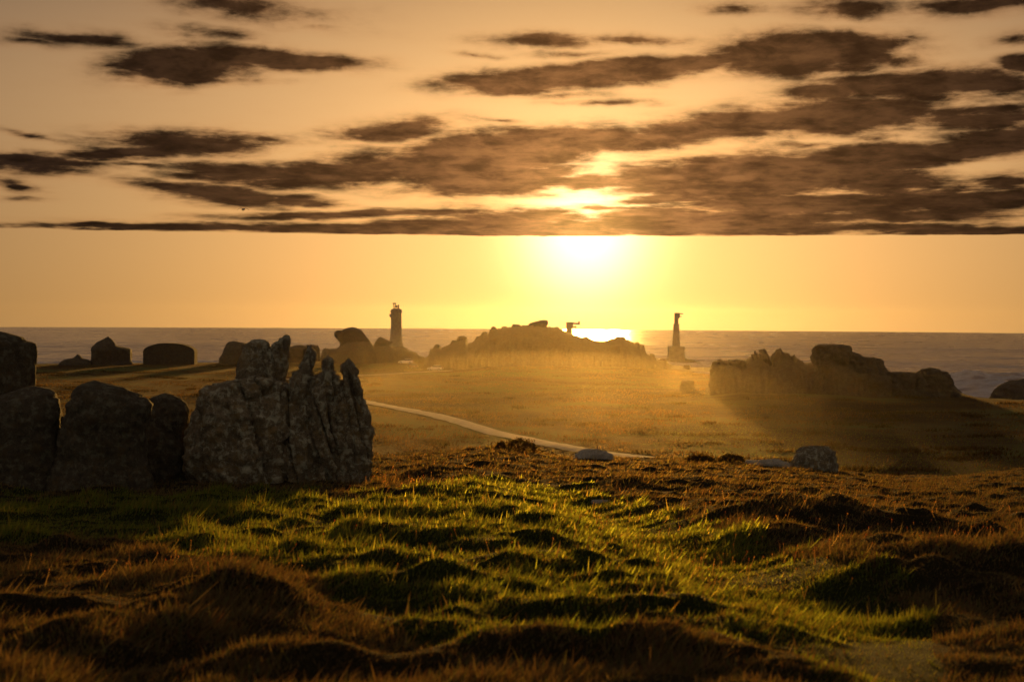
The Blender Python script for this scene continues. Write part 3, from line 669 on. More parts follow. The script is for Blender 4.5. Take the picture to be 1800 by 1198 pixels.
# central tor
tor = empty('rock_tor', at(960, 650, 405)); tag(tor, 'broad rocky hill with a tilted summit slab, hazy under the sun', 'rock')
ridge('crag', TOP, 405, FIELD + .5, 36, GRANITE_FAR, tor, 30, .11, 4.5, 30.0, .8)
loft('summit_slab', [(563, 950, 961), (565, 943, 963), (568, 931, 964), (571, 929, 963), (575, 926, 960), (582, 920, 962)], 404, .7, GRANITE_FAR, tor, 56, 30, .03, None, .2, seed=31.0, sink=.1)
rb = np.random.default_rng(12)
for (bx, by, w, h) in [(768, 613, 10, 9), (761, 620, 8, 8), (812, 599, 13, 9), (852, 591, 9, 9), (868, 581, 9, 8), (888, 580, 10, 7), (908, 577, 12, 7), (978, 580, 9, 6), (1030, 597, 10, 7), (1090, 599, 16, 9), (1120, 608, 9, 7), (1131, 614, 5, 9), (1146, 628, 7, 7), (1165, 637, 10, 7), (1207, 647, 9, 5), (840, 600, 10, 10), (800, 606, 12, 9),
                       (930, 600, 16, 10), (880, 610, 18, 11), (1000, 615, 15, 9), (1060, 625, 18, 10), (960, 630, 20, 10), (1105, 640, 18, 9), (840, 630, 14, 9), (900, 645, 15, 7)]:
    on_top = by < np.interp(bx, [p[0] for p in TOP], [p[1] for p in TOP]) + 9
    rr_ = 403 if on_top else 392
    if on_top: w *= 1.25; h *= 1.3; by -= 1.5
    loft('boulder', [(by - h * .55, bx - w * .35, bx + w * .3), (by - h * .3, bx - w * .5, bx + w * .48), (by, bx - w * .55, bx + w * .55), (by + h, bx - w * .6, bx + w * .6)], rr_, .9, GRANITE_FAR, tor, 28, 16, .09, None, .2, seed=40 + bx / 50, sink=.3, yoff=0 if on_top else 2)
fo = far_rock('field_boulder', [(668, 1200, 1217), (670, 1197, 1220), (676, 1196, 1221), (690, 1192, 1224)], 285, 'blocky boulder at the foot of the broad hill, seen faintly through haze', 33.0)
# right cluster
rg = empty('rock_ridge', at(1460, 690, 268)); tag(rg, 'dark serrated ridge of rock columns and blocks at the right shore', 'rock')
ridge('crag', [(1247, 668), (1249, 645), (1252, 637), (1262, 634), (1266, 632), (1275, 633), (1285, 632), (1300, 634), (1310, 633), (1318, 628), (1330, 620), (1350, 622), (1354, 634), (1358, 630), (1380, 620), (1400, 628), (1411, 634), (1413, 638), (1432, 637), (1440, 625), (1500, 620), (1530, 632), (1550, 642), (1560, 654), (1580, 655), (1600, 654), (1616, 654), (1650, 656), (1670, 662), (1678, 678), (1690, 690)], 268, FIELD - .4, 9, GRANITE_FAR, rg, 26, .10, 3.0, 50.0, .8)
for nm, rows, sd_ in [
    ('column', [(616, 1323, 1333), (618, 1319, 1338), (624, 1316, 1340), (640, 1314, 1341), (670, 1310, 1342), (694, 1306, 1344)], 51),
    ('column', [(613.5, 1340, 1347), (617, 1337, 1350), (625, 1336, 1352.5), (640, 1334, 1353), (694, 1330, 1356)], 52),
    ('column', [(612, 1368, 1375), (615, 1363, 1381), (620, 1359, 1386), (632, 1356, 1390), (660, 1354, 1394), (694, 1350, 1398)], 53),
    ('block', [(623, 1390, 1404), (626, 1386, 1409), (634, 1385, 1411), (660, 1382, 1412), (694, 1378, 1414)], 54),
    ('block', [(607.5, 1442, 1465), (609, 1439, 1478), (613, 1437, 1492), (618, 1435, 1496), (630, 1433, 1502), (650, 1430, 1510), (694, 1428, 1516)], 55),
    ('block', [(620, 1496, 1506), (625, 1488, 1524), (632, 1484, 1542), (640, 1484, 1548), (650, 1484, 1556), (694, 1480, 1566)], 56),
    ('block', [(646.5, 1626, 1642), (650, 1618, 1648), (655, 1614, 1652), (664, 1612, 1656), (690, 1606, 1660)], 57),
    ('block', [(653, 1652, 1664), (657, 1648, 1669), (664, 1646, 1672), (674, 1644, 1674), (694, 1640, 1682)], 58),
    ('block', [(654, 1570, 1592), (657, 1562, 1606), (664, 1560, 1612), (692, 1556, 1616)], 59),
    ('block', [(631, 1263, 1270), (634, 1258, 1274), (642, 1253, 1280), (660, 1250, 1284), (692, 1248, 1286)], 60),
    ('column', [(632, 1284, 1304), (635, 1280, 1309), (645, 1278, 1312), (692, 1274, 1316)], 61)]:
    loft(nm, rows, 263, .7, GRANITE_FAR, rg, 52, 44, .13, None, .4, seed=float(sd_), sink=.8)
# reef in the sea, right edge
rf = loft('sea_reef', [(664, 1790, 1812), (668, 1776, 1830), (674, 1764, 1850), (682, 1752, 1880), (700, 1735, 1900)], 420, .7, GRANITE_FAR, None, 56, 30, .07, None, .2, seed=62.0, basez=-3.0)
tag(rf, 'reddish reef awash in surf at the far right edge', 'rock')

# ------------------------------------------------------------------ round-topped hut
def build_hut():
    r = 418; a = at(253, 642, r); b = at(345.5, 642, r); c = (a + b) / 2; w = np.linalg.norm(b - a); zb = EYE - FIELD - .8
    root = empty('stone_hut', (c[0], c[1], zb), 0.0); tag(root, 'squat hut with straight walls and a low rounded roof on the skyline', 'hut')
    def zof(py): return at(300, py, r)[2] - zb
    ze, zt = zof(619.5), zof(602.8); dep = w * .26
    MB().box(-w/2, w/2, -dep/2, dep/2, 0, ze).build('wall', GRANITE_FAR, root)
    V = []; n = 18
    for s in (-1, 1):
        for i in range(n + 1):
            t = math.pi * i / n; x = -math.cos(t); z = ze + .003 + (zt - ze) * (max(math.sin(t), 0)**.85)
            z += .12 * math.exp(-((x + .33) / .22)**2)
            V.append((x * (w/2 + .06), s * (dep/2 + .06), z))
    F = [(i, i + 1, n + 1 + i + 1, n + 1 + i) for i in range(n)] + [tuple(range(n + 1))[::-1], tuple(range(n + 1, 2 * n + 2)), (0, n + 1, 2 * n + 1, n)]
    MB().add(V, F).build('roof', GRANITE_FAR, root)
build_hut()

# ------------------------------------------------------------------ lighthouse
def build_lighthouse():
    r = 1000; base = at(696.3, 616, r); sx = r / FPX
    root = empty('lighthouse', (base[0], base[1], 0)); tag(root, 'tall octagonal concrete lighthouse with a gallery and open lantern cage at sea', 'lighthouse')
    def z(py): return at(696, py, r)[2]
    def x(px): return (px - 696.3) * sx
    ph = math.pi / 8
    rg_ = [(-2, 5.6), (1.5, 5.2), (4, 4.75), (z(600), 4.2), (z(585), 3.85), (z(570), 3.65), (z(551), 3.55)]
    MB().rings([(zz, ra / math.cos(ph)) for zz, ra in rg_], 8, ph).build('shaft', CONCRETE, root)
    g = MB().rings([(z(551) + .003, 3.6), (z(549.5), 4.05), (z(547), 4.45), (z(546), 4.45)], 8, ph); gal = g.build('gallery', CONCRETE, root)
    MB().rings([(z(546) + .003, 3.9), (z(543.5), 3.95), (z(543.3), 3.4), (z(543), 3.4)], 8, ph).build('parapet', CONCRETE, gal)
    MB().rings([(z(543), 2.6), (z(542.2), 2.6)], 12).build('lantern_base', CONCRETE, root)
    lan = MB().rings([(z(536.6), 2.0), (z(536.2), 2.0)], 12).build('lantern_ring', STEEL, root)
    for i in range(8):
        a = 2 * math.pi * i / 8 + .3
        MB().tube((1.9 * math.cos(a), 1.9 * math.sin(a), z(542.3)), (1.95 * math.cos(a), 1.95 * math.sin(a), z(536.3)), .16).build('post', STEEL, lan)
    MB().rings([(z(540.5), .3), (z(539.5), .75), (z(537.2), .75), (z(536.4), .3)], 10).build('lamp', STEEL, root)
    MB().box(x(690), x(696.2), -.9, .9, z(534.4), z(532.2)).build('roof_cabinet', STEEL, root)
    MB().tube((x(692.3), 0, z(542)), (x(691.6), 0, z(534.3)), .28).tube((x(694.5), 0, z(537)), (x(694.5), 0, z(534.3)), .25).build('mast', STEEL, root)
    MB().tube((x(699.6), 0, z(542)), (x(700.2), 0, z(535.2)), .26).tube((x(700.2), 0, z(536.2)), (x(701.6), 0, z(535)), .2).build('davit', STEEL, root)
    MB().box(x(684.6), x(688.2), -1.2, 1.2, z(556.5), z(551.4)).box(x(685.6), x(688.2), -1.0, 1.0, z(558), z(556.5) - .003).build('side_cabin', CONCRETE, root)
    for i, (px_, py_) in enumerate([(691, 560), (691, 575), (691, 590), (701, 567), (701, 582)]):
        MB().box(x(px_) - .28, x(px_) + .28, -4.4, -3.4, z(py_) - .6, z(py_) + .6).build('window', STEEL, root)
    rock = loft('reef_rock', [(606, 692, 700), (609, 684, 710), (613, 676, 718), (619, 668, 728)], r, .8, GRANITE_FAR, None, 48, 24, .08, None, .2, seed=70.0, basez=-3)
    tag(rock, 'sea-level reef carrying the lighthouse', 'rock')
build_lighthouse()

# ------------------------------------------------------------------ pylons
def build_pylon(px0, r, head_only):
    sx = r / FPX; ref = at(px0, 600, r)
    root = empty('concrete_pylon', (ref[0], ref[1], 0))
    def z(py): return at(px0, py, r)[2]
    def x(px): return (px - px0) * sx
    def frus(x0, x1, z0, X0, X1, z1, d0, d1):
        V = [(x0, -d0, z0), (x1, -d0, z0), (x1, d0, z0), (x0, d0, z0), (X0, -d1, z1), (X1, -d1, z1), (X1, d1, z1), (X0, d1, z1)]
        return V, [(3,2,1,0), (4,5,6,7), (0,1,5,4), (1,2,6,5), (2,3,7,6), (3,0,4,7)]
    return root, x, z, frus
pr, X_, Z_, frus = build_pylon(1188, 745, False)
tag(pr, 'stepped concrete pylon with a hooked head standing in surf on a block base', 'pylon')
MB().add(*frus(X_(1174.5), X_(1203), -3, X_(1175), X_(1202), Z_(608.6), 4.2, 4.0)).build('base_block', CONCRETE, pr, bevel=.15)
MB().add(*frus(X_(1182), X_(1194.6), Z_(608.6) + .01, X_(1184), X_(1193), Z_(570), 1.9, 1.35)).build('shaft', CONCRETE, pr)
MB().box(X_(1184), X_(1193.3), -1.5, 1.5, Z_(570) + .003, Z_(569)).build('collar', CONCRETE, pr)
hd = MB().box(X_(1185.4), X_(1191.8), -1.0, 1.0, Z_(569) + .003, Z_(549.5)).build('head', CONCRETE, pr)
MB().add([(X_(1191.8), y, Z_(p)) for y in (-.8, .8) for p in (549.7, 560.2)] + [(X_(1194.5), y, Z_(p)) for y in (-.8, .8) for p in (549.9, 557.5)], [(0,1,3,2), (4,6,7,5), (0,2,6,4), (1,5,7,3), (0,4,5,1), (2,3,7,6)]).build('corbel', CONCRETE, hd)
MB().box(X_(1194.5), X_(1200.5), -.6, .6, Z_(552), Z_(550.3)).build('cable_arm', CONCRETE, hd)
MB().box(X_(1194.5), X_(1197.6), -.5, .5, Z_(556.6), Z_(555)).build('lower_arm', CONCRETE, hd)
p2, X_, Z_, frus = build_pylon(1003, 880, True)
tag(p2, 'pylon head with two arms showing just above the broad hill, below the sun', 'pylon')
MB().add(*frus(X_(993.5), X_(1007), -3, X_(995.3), X_(1006), Z_(581), 2.0, 1.6)).build('shaft', CONCRETE, p2)
hd = MB().add(*frus(X_(995.3), X_(1005.5), Z_(581) + .003, X_(995.3), X_(1008.4), Z_(566), 1.5, 1.5)).build('head', CONCRETE, p2)
MB().box(X_(1008.4), X_(1016), -.7, .7, Z_(570), Z_(567)).build('cable_arm', CONCRETE, hd)
MB().box(X_(1016), X_(1019), -.8, .8, Z_(570.5), Z_(564.5)).build('pulley', STEEL, hd)
MB().box(X_(1007), X_(1011), -.6, .6, Z_(575.5), Z_(573)).build('lower_arm', CONCRETE, hd)
MB().box(X_(1011), X_(1012.8), -.7, .7, Z_(576.5), Z_(572)).build('lower_pulley', STEEL, hd)
rk = loft('reef_rock', [(630, 1170, 1205), (633, 1158, 1214), (637, 1146, 1226), (642, 1136, 1238)], 748, .7, GRANITE_FAR, None, 48, 24, .08, None, .2, seed=71.0, basez=-3)
tag(rk, 'low reef awash round the stepped pylon base', 'rock')

# ------------------------------------------------------------------ cars
GLASS = simple('car_glass', (.02, .025, .03), .08, 0, .0); TYRE = simple('tyre_rubber', (.015, .015, .015), .9); RIM = simple('alloy_rim', (.5, .5, .5), .35, .8)
LAMP = simple('lamp_lens', (.7, .65, .55), .15); TAIL = simple('tail_lens', (.35, .02, .02), .2); PLASTIC = simple('bumper_plastic', (.05, .05, .05), .6)
def build_car(px, py, r, heading, paint, label):
    p = at(px, py, r); root = empty('parked_car', (p[0], p[1], hz(p[0], p[1]) + .02), heading)
    tag(root, label, 'car', 'cars parked by the hill')
    m, nt, N, L = mat_new('car_paint'); b = N('ShaderNodeBsdfPrincipled'); b.inputs['Base Color'].default_value = (*paint, 1); b.inputs['Roughness'].default_value = .25
    b.inputs['Coat Weight'].default_value = .6; o = N('ShaderNodeOutputMaterial'); L(b.outputs[0], o.inputs[0])
    # body: stations along x (z bottom, z top, half width)
    st = [(-2.0, .42, .78, .70), (-1.92, .26, .92, .80), (-1.2, .22, .98, .86), (.0, .22, .95, .87), (.9, .22, .93, .86), (1.6, .24, .80, .82), (1.98, .30, .66, .72), (2.05, .42, .56, .62)]
    V = []; F = []; n = 8
    for (x, z0, z1, w) in st:
        V += [(x, -w*.9, z0), (x, -w, z0 + .15), (x, -w, z1 - .14), (x, -w*.86, z1), (x, w*.86, z1), (x, w, z1 - .14), (x, w, z0 + .15), (x, w*.9, z0)]
    for i in range(len(st) - 1):
        for j in range(n): F.append((i*n+j, i*n+(j+1) % n, (i+1)*n+(j+1) % n, (i+1)*n+j))
    F += [tuple(range(n)), tuple((len(st)-1)*n+i for i in range(n))[::-1]]
    MB().add(V, F).build('body', m, root, True)
    def cab(x0, x1, X0, X1, z0, z1, w0, w1):
        return [(x0,-w0,z0),(x1,-w0,z0),(x1,w0,z0),(x0,w0,z0),(X0,-w1,z1),(X1,-w1,z1),(X1,w1,z1),(X0,w1,z1)], [(3,2,1,0),(4,5,6,7),(0,1,5,4),(1,2,6,5),(2,3,7,6),(3,0,4,7)]
    MB().add(*cab(-1.75, .95, -1.4, .25, .93, 1.38, .80, .62)).build('window', GLASS, root)
    MB().add(*cab(-1.45, .32, -1.3, .15, 1.383, 1.46, .64, .56)).build('roof', m, root, bevel=.03)
    for x in (-1.25, 1.3):
        for s in (-1, 1):
            w = MB().tube((x, s*.68, .32), (x, s*.885, .32), .32, 16).build('wheel', TYRE, root); MB().tube((x, s*.80, .32), (x, s*.895, .32), .19, 12).build('rim', RIM, w)
    for s in (-1, 1):
        MB().box(1.93, 2.03, s*.55-.13, s*.55+.13, .56, .70).build('headlight', LAMP, root)
        MB().box(-2.02, -1.93, s*.62-.1, s*.62+.1, .72, .92).build('taillight', TAIL, root)
        MB().box(.55, .72, s*.97-.08, s*.97+.08, .92, 1.06).build('mirror', m, root)
    MB().box(1.95, 2.1, -.62, .62, .28, .42).build('bumper', PLASTIC, root); MB().box(-2.06, -1.93, -.68, .68, .28, .44).build('bumper', PLASTIC, root)
build_car(765, 652, 372, math.radians(168), (.55, .55, .54), 'pale car parked side-on, alone at the right of the three')
build_car(726, 649.5, 382, math.radians(-62), (.20, .10, .07), 'dark reddish car with a shiny roof, middle of the three parked cars')
build_car(713.5, 646, 394, math.radians(175), (.72, .70, .64), 'white car parked behind the dark reddish one, leftmost of the three')

# ------------------------------------------------------------------ bird
def build_bird():
    c = at(427.5, 368, 70); root = empty('gull', tuple(c), math.radians(12)); tag(root, 'small dark gull gliding below the left clouds', 'bird')
    m = simple('gull_feather', (.06, .05, .045), .8); s = 70 / FPX
    # body along +x (flying right, slightly away)
    MB().rings([(-.19, .004), (-.15, .02), (-.06, .045), (.05, .05), (.12, .035), (.17, .032), (.20, .012), (.23, .003)], 10).build('body', m, root, True).rotation_euler = (0, math.radians(90), math.radians(-70))
    for sgn in (-1, 1):
        P = [(0, 0, .02, .085), (.07, 0, .05, .08), (.13, 0, .055, .07), (.20, 0, .03, .055), (.27, 0, -.015, .035), (.30, 0, -.04, .008)]
        V = []; F = []
        for (a, b_, z, ch) in P:
            for (dy, dz) in ((-ch * .5, 0), (-ch * .1, .012), (ch * .5, 0), (-ch * .1, -.006)):
                V.append((sgn * a * .95, b_ + dy, z + dz))
        for i in range(len(P) - 1):
            for j in range(4): F.append((i*4+j, i*4+(j+1) % 4, (i+1)*4+(j+1) % 4, (i+1)*4+j))
        F += [(0,1,2,3), (20,21,22,23)]
        MB().add(V, F).build('wing', m, root, True)
build_bird()

# ------------------------------------------------------------------ plants
def blade_mat(name, spec=.0, trans=.45, fwd=.2):
    m, nt, N, L = mat_new(name)
    a = N('ShaderNodeAttribute', attribute_name='tint'); c = a.outputs['Color']
    d = N('ShaderNodeBsdfDiffuse'); L(c, d.inputs[0])
    t = N('ShaderNodeBsdfTranslucent'); L(mixc(N, L, 1.0, c, (2.6, 2.2, 1.2), 'MULTIPLY'), t.inputs[0])
    x = N('ShaderNodeMixShader'); x.inputs[0].default_value = trans; L(d.outputs[0], x.inputs[1]); L(t.outputs[0], x.inputs[2])
    rf_ = N('ShaderNodeBsdfRefraction'); rf_.inputs['IOR'].default_value = 1.12; rf_.inputs['Roughness'].default_value = .75
    L(mixc(N, L, 1.0, c, (3.2, 2.8, 1.4), 'MULTIPLY'), rf_.inputs[0])
    y = N('ShaderNodeMixShader'); y.inputs[0].default_value = fwd; L(x.outputs[0], y.inputs[1]); L(rf_.outputs[0], y.inputs[2])
    o = N('ShaderNodeOutputMaterial'); L(y.outputs[0], o.inputs[0]); return m
def blades(name, bx, by, h, w, bend, tint, mat, label, zoff=-.02, simple_=True):
    n = len(bx); bz = height(bx, by) + zoff
    th = rng.uniform(0, 2 * math.pi, n); ct, st = np.cos(th), np.sin(th)
    fa = rng.uniform(0, 2 * math.pi, n)
    # blades mostly show a broad side, bent by the wind to the right
    lean = bend * h; lx = np.cos(fa) * lean * .7 + .35 * lean; ly = np.sin(fa) * lean * .7
    if simple_:   # one tapering leaf each
        V = np.empty((n, 3, 3), np.float32)
        V[:, 0] = np.stack([bx - ct * w * .6, by - st * w * .6, bz], -1); V[:, 1] = np.stack([bx + ct * w * .6, by + st * w * .6, bz], -1)
        V[:, 2] = np.stack([bx + lx, by + ly, bz + h], -1)
        o = mesh_np(name, V.reshape(-1, 3), np.arange(n * 3).reshape(-1, 3), mat)
        c = np.ones((n, 3, 4), np.float32); c[:, :, :3] = tint[:, None, :]
        o.data.attributes.new('tint', 'FLOAT_COLOR', 'POINT').data.foreach_set('color', c.ravel())
        return tag(o, label, kind='stuff')
    V = np.empty((n, 5, 3), np.float32)
    V[:, 0] = np.stack([bx - ct * w / 2, by - st * w / 2, bz], -1); V[:, 1] = np.stack([bx + ct * w / 2, by + st * w / 2, bz], -1)
    mx, my, mz = bx + lx * .35, by + ly * .35, bz + h * .6
    V[:, 2] = np.stack([mx + ct * w * .42, my + st * w * .42, mz], -1); V[:, 3] = np.stack([mx - ct * w * .42, my - st * w * .42, mz], -1)
    V[:, 4] = np.stack([bx + lx, by + ly, bz + h], -1)
    b = (np.arange(n) * 5)[:, None]
    F = np.stack([b + [0, 1, 2], b + [0, 2, 3], b + [3, 2, 4]], 1).reshape(-1, 3)
    o = mesh_np(name, V.reshape(-1, 3), F, mat)
    c = np.ones((n, 5, 4), np.float32); c[:, :, :3] = tint[:, None, :]
    at_ = o.data.attributes.new('tint', 'FLOAT_COLOR', 'POINT'); at_.data.foreach_set('color', c.ravel())
    return tag(o, label, kind='stuff')
def sample_heath(n, r0=4.6, r1=56.0, amax=26):
    u = rng.random(n); r = (r0**.55 + u * (r1**.55 - r0**.55))**(1 / .55)
    a = np.radians(rng.uniform(-amax, amax, n)); return r * np.sin(a), r * np.cos(a), r
ROCKS_XY = [(*at(490, 850, RN)[:2], 1.35, .6), (*at(185, 838, 24.3)[:2], .7, .5), (*at(290, 838, 25.8)[:2], .45, .4), (*at(40, 838, 24.8)[:2], .75, .5)]
def clear_of_rocks(x, y):
    ok = np.ones(x.shape, bool)
    for (cx, cy_, a, b) in ROCKS_XY: ok &= (((x - cx) / a)**2 + ((y - cy_) / b)**2) > 1
    return ok
def palette(n, cols, wts, var=.25):
    idx = rng.choice(len(cols), n, p=np.array(wts) / sum(wts)); c = np.array(cols)[idx]
    return np.clip(c * rng.uniform(1 - var, 1 + var, (n, 1)), 0, 1)
# green grass
x, y, r = sample_heath(1500000)
_k = rng.random(90000) * (len(TRAIL) - 3); _i = _k.astype(int); _t = (_k - _i)[:, None]; _tp = TRAIL[_i] * (1 - _t) + TRAIL[_i + 1] * _t + rng.normal(0, .42, (90000, 2))
x = np.concatenate([x, _tp[:, 0]]); y = np.concatenate([y, _tp[:, 1]]); r = np.hypot(x, y)
zb_ = height(x, y, False); qx, qy = project(x, y, zb_)
jx = 26 * pnoise(x * 1.3, y * 1.3, 6.0); jy = 22 * pnoise(x * 1.1, y * 1.1, 16.0)
green = inpoly(qx + jx, qy + jy, GREENZ)
dT, sT = poly_dist(x, y, TRAIL)
keep = (green | ((dT < .8) & (qx < 1640))) & clear_of_rocks(x, y); x, y, r, dT = x[keep], y[keep], r[keep], dT[keep]
n = len(x); tall = 1 - .12 * np.exp(-(dT / .5)**2)
patch = .5 + .5 * np.clip(fbm(x / 1.4, y / 1.2, 9.1, 2) + .5, 0, 1.4)
crest = np.clip(fbm(x / .85, y / .62, 3.3, 3, .5) * 1.4 + pnoise(x / .55, y / .45, 12.1) * .7, -.3, 1.2)
h = rng.gamma(5, .0078, n) * tall * (.55 + .5 * patch) * (.95 + 1.1 * np.maximum(crest, -.18)); h = np.maximum(h * np.clip(r / 12, .6, 1), .020); w = .0052 * (1 + r / 13) * rng.uniform(.7, 1.4, n)
dry = np.clip(fbm(x / 2.2, y / 2.0, 4.4, 2) * 1.1 + .25, 0, 1)
tg = palette(n, [(.104, .136, .027), (.080, .116, .023), (.132, .145, .033), (.15, .128, .042)], [4, 3, 3, 1.5]); tb = palette(n, [(.12, .085, .03), (.09, .07, .025)], [1, 1])
sel = (rng.random(n) < dry * .20)[:, None]; tint = np.where(sel, tb, tg) * 1.0
GRASS_M = blade_mat('grass_blade', trans=.5, fwd=.22)
blades('grass', x, y, h, w, rng.uniform(.3, 1.1, n), tint, GRASS_M, 'green tufted meadow grass with back-lit tips')
NG = n
# heather and brown heath
x, y, r = sample_heath(1000000)
_x, _y, _r2 = sample_heath(330000, 4.6, 15.0)
x = np.concatenate([x, _x]); y = np.concatenate([y, _y]); r = np.concatenate([r, _r2])
zb_ = height(x, y, False); qx, qy = project(x, y, zb_)
jx = 26 * pnoise(x * 1.3, y * 1.3, 6.0); jy = 22 * pnoise(x * 1.1, y * 1.1, 16.0)
green = inpoly(qx + jx, qy + jy, GREENZ)
dT, sT = poly_dist(x, y, TRAIL)
keep = (((~green) & ((dT > .6) | (qx > 1640))) | (rng.random(len(x)) < .035)) & clear_of_rocks(x, y); x, y, r = x[keep], y[keep], r[keep]
sub = rng.random(len(x)) < .8; x, y, r = x[sub], y[sub], r[sub]
n = len(x); bush = np.clip(fbm(x / .9, y / .8, 11.0, 3) + .35, 0, 1.3)
h = np.maximum(rng.gamma(6, .0080, n) * (.5 + 1.3 * bush) * np.clip(r / 11, .8, 1), .026); w = .0064 * (1 + r / 16) * rng.uniform(.6, 1.5, n)
tint = palette(n, [(.090, .062, .030), (.115, .080, .038), (.085, .085, .033), (.15, .115, .052), (.095, .050, .030)], [4, 3, 3, 2, .7])
HEATH_M = blade_mat('heather_twig', trans=.28, fwd=.05)
blades('heather', x, y, h, w, rng.uniform(.3, 1.6, n), tint, HEATH_M, 'dark brown heather and dry grass covering the heath')
NH = n
# dry flowering stems with seed heads
def stems():
    spots = [(720, 848, 70, 14, 420), (1050, 905, 90, 30, 160), (1480, 905, 160, 20, 420), (1700, 945, 110, 18, 380), (900, 975, 260, 50, 320), (700, 1130, 300, 60, 260), (1300, 1120, 250, 60, 220), (330, 1015, 110, 25, 260), (790, 800, 120, 12, 200), (1250, 985, 120, 30, 160)]
    X = []; Y = []
    for (cx, cy_, sx, sy, k_) in spots:
        for _ in range(int(k_ * .35)):
            p = gp(rng.normal(cx, sx), max(rng.normal(cy_, sy), 770)); X.append(p[0]); Y.append(p[1])
    X = np.array(X); Y = np.array(Y); k_ = (np.hypot(X, Y) < 50) & (np.hypot(X, Y) > 10) & clear_of_rocks(X, Y); X, Y = X[k_], Y[k_]; n = len(X); R = np.hypot(X, Y)
    Z = height(X, Y); H = rng.uniform(.05, .13, n); wd = .0007 * (1 + R / 12); hw = .0034 * (1 + R / 22)
    lx = rng.normal(.04, .04, n); ly = rng.normal(0, .03, n)
    V = np.empty((n, 10, 3)); 
    V[:, 0] = np.stack([X - wd, Y, Z - .02], -1); V[:, 1] = np.stack([X + wd, Y, Z - .02], -1); V[:, 2] = np.stack([X + lx + wd * .6, Y + ly, Z + H], -1); V[:, 3] = np.stack([X + lx - wd * .6, Y + ly, Z + H], -1)
    c = np.stack([X + lx, Y + ly, Z + H + hw * 1.6], -1)
    for q, (a, b, d) in enumerate([(1, 0, 0), (0, 1, 0), (-1, 0, 0), (0, -1, 0), (0, 0, 1.9), (0, 0, -1.9)]):
        V[:, 4 + q] = c + np.stack([a * hw, b * hw, d * hw], -1)
    b = (np.arange(n) * 10)[:, None]
    F = np.stack([b + [0, 1, 2], b + [0, 2, 3]] + [b + f for f in ([4,5,8],[5,6,8],[6,7,8],[7,4,8],[5,4,9],[6,5,9],[7,6,9],[4,7,9])], 1).reshape(-1, 3)
    o = mesh_np('dry_grass_stems', V.reshape(-1, 3), F, blade_mat('dry_stem', trans=.55, fwd=.2), shade=False)
    t = palette(n, [(.22, .15, .07), (.28, .20, .10), (.20, .10, .05)], [2, 2, 1]); cc = np.ones((n, 10, 4), np.float32); cc[:, :, :3] = t[:, None, :]
    o.data.attributes.new('tint', 'FLOAT_COLOR', 'POINT').data.foreach_set('color', cc.ravel())
    tag(o, 'thin dry stems with small pale seed heads catching the sun', kind='stuff')
stems()
# field tufts
def field_tufts(n=260000):
    u = rng.random(n); r = 108 * (430 / 108)**u; a = np.radians(rng.uniform(-23.5, 23.5, n)); x = r * np.sin(a); y = r * np.cos(a)
    dR, _ = poly_dist(x, y, ROAD[::4]); rc = coast_r(np.arctan2(x, y)); px = 900 + FPX * np.tan(a); 
    keep = (dR > 2.6) & (r < rc - 4) & ~((hillmask(px) > .03) & (r > 380)) & ~((px > 1240) & (px < 1700) & (r > 252) & (r < 285))
    x, y, r, px = x[keep], y[keep], r[keep], px[keep]; n = len(x)
    patch = fbm(x / 28, y / 40, 3.0, 3); py = HOR + FPX * FIELD / r
    past = smooth(1080, 1250, px + 90 * patch) * smooth(738, 752, py + 14 * patch) + .5 * smooth(.1, .4, patch)
    grn = rng.random(n) < np.clip(past, 0, 1) * .85
    h = np.where(grn, rng.uniform(.05, .14, n), rng.uniform(.08, .24, n) * (.5 + 1.6 * np.clip(fbm(x / 9, y / 14, 8.0, 3) + .25, 0, 1.2))) ; w = np.where(grn, .14, .12) * rng.uniform(.6, 1.4, n) * (r / 250)**.5
    tint = np.where(grn[:, None], palette(n, [(.085, .10, .024), (.07, .09, .02)], [1, 1]), palette(n, [(.085, .052, .022), (.07, .040, .018), (.09, .07, .026)], [2, 2, 1]))
    nc = 420; cu = rng.random(nc); cr = 118 * (400 / 118)**cu; ca = np.radians(rng.uniform(-22, 22, nc)); per = 110
    X2 = np.repeat(cr * np.sin(ca), per) + rng.normal(0, 1, nc * per) * np.repeat(rng.uniform(.5, 2.4, nc), per); Y2 = np.repeat(cr * np.cos(ca), per) + rng.normal(0, 1, nc * per) * np.repeat(rng.uniform(.4, 1.6, nc), per)
    R2 = np.hypot(X2, Y2); d2, _ = poly_dist(X2, Y2, ROAD[::4]); ok = (d2 > 3) & (R2 < coast_r(np.arctan2(X2, Y2)) - 8); H2 = np.repeat(rng.uniform(.18, .5, nc), per) * rng.uniform(.5, 1.2, nc * per)
    X2, Y2, R2, H2 = X2[ok], Y2[ok], R2[ok], H2[ok]; x = np.concatenate([x, X2]); y = np.concatenate([y, Y2]); h = np.concatenate([h, H2]); w = np.concatenate([w, .16 * rng.uniform(.6, 1.4, len(X2))])
    tint = np.vstack([tint, palette(len(X2), [(.035, .030, .012), (.05, .034, .015)], [1, 1])]); n = len(x)
    blades('field_grass', x, y, h, w, rng.uniform(.2, .8, n), tint, blade_mat('field_grass_blade', trans=.45, fwd=.12), 'tussocky grass and heath covering the lower field', -.03)
field_tufts()
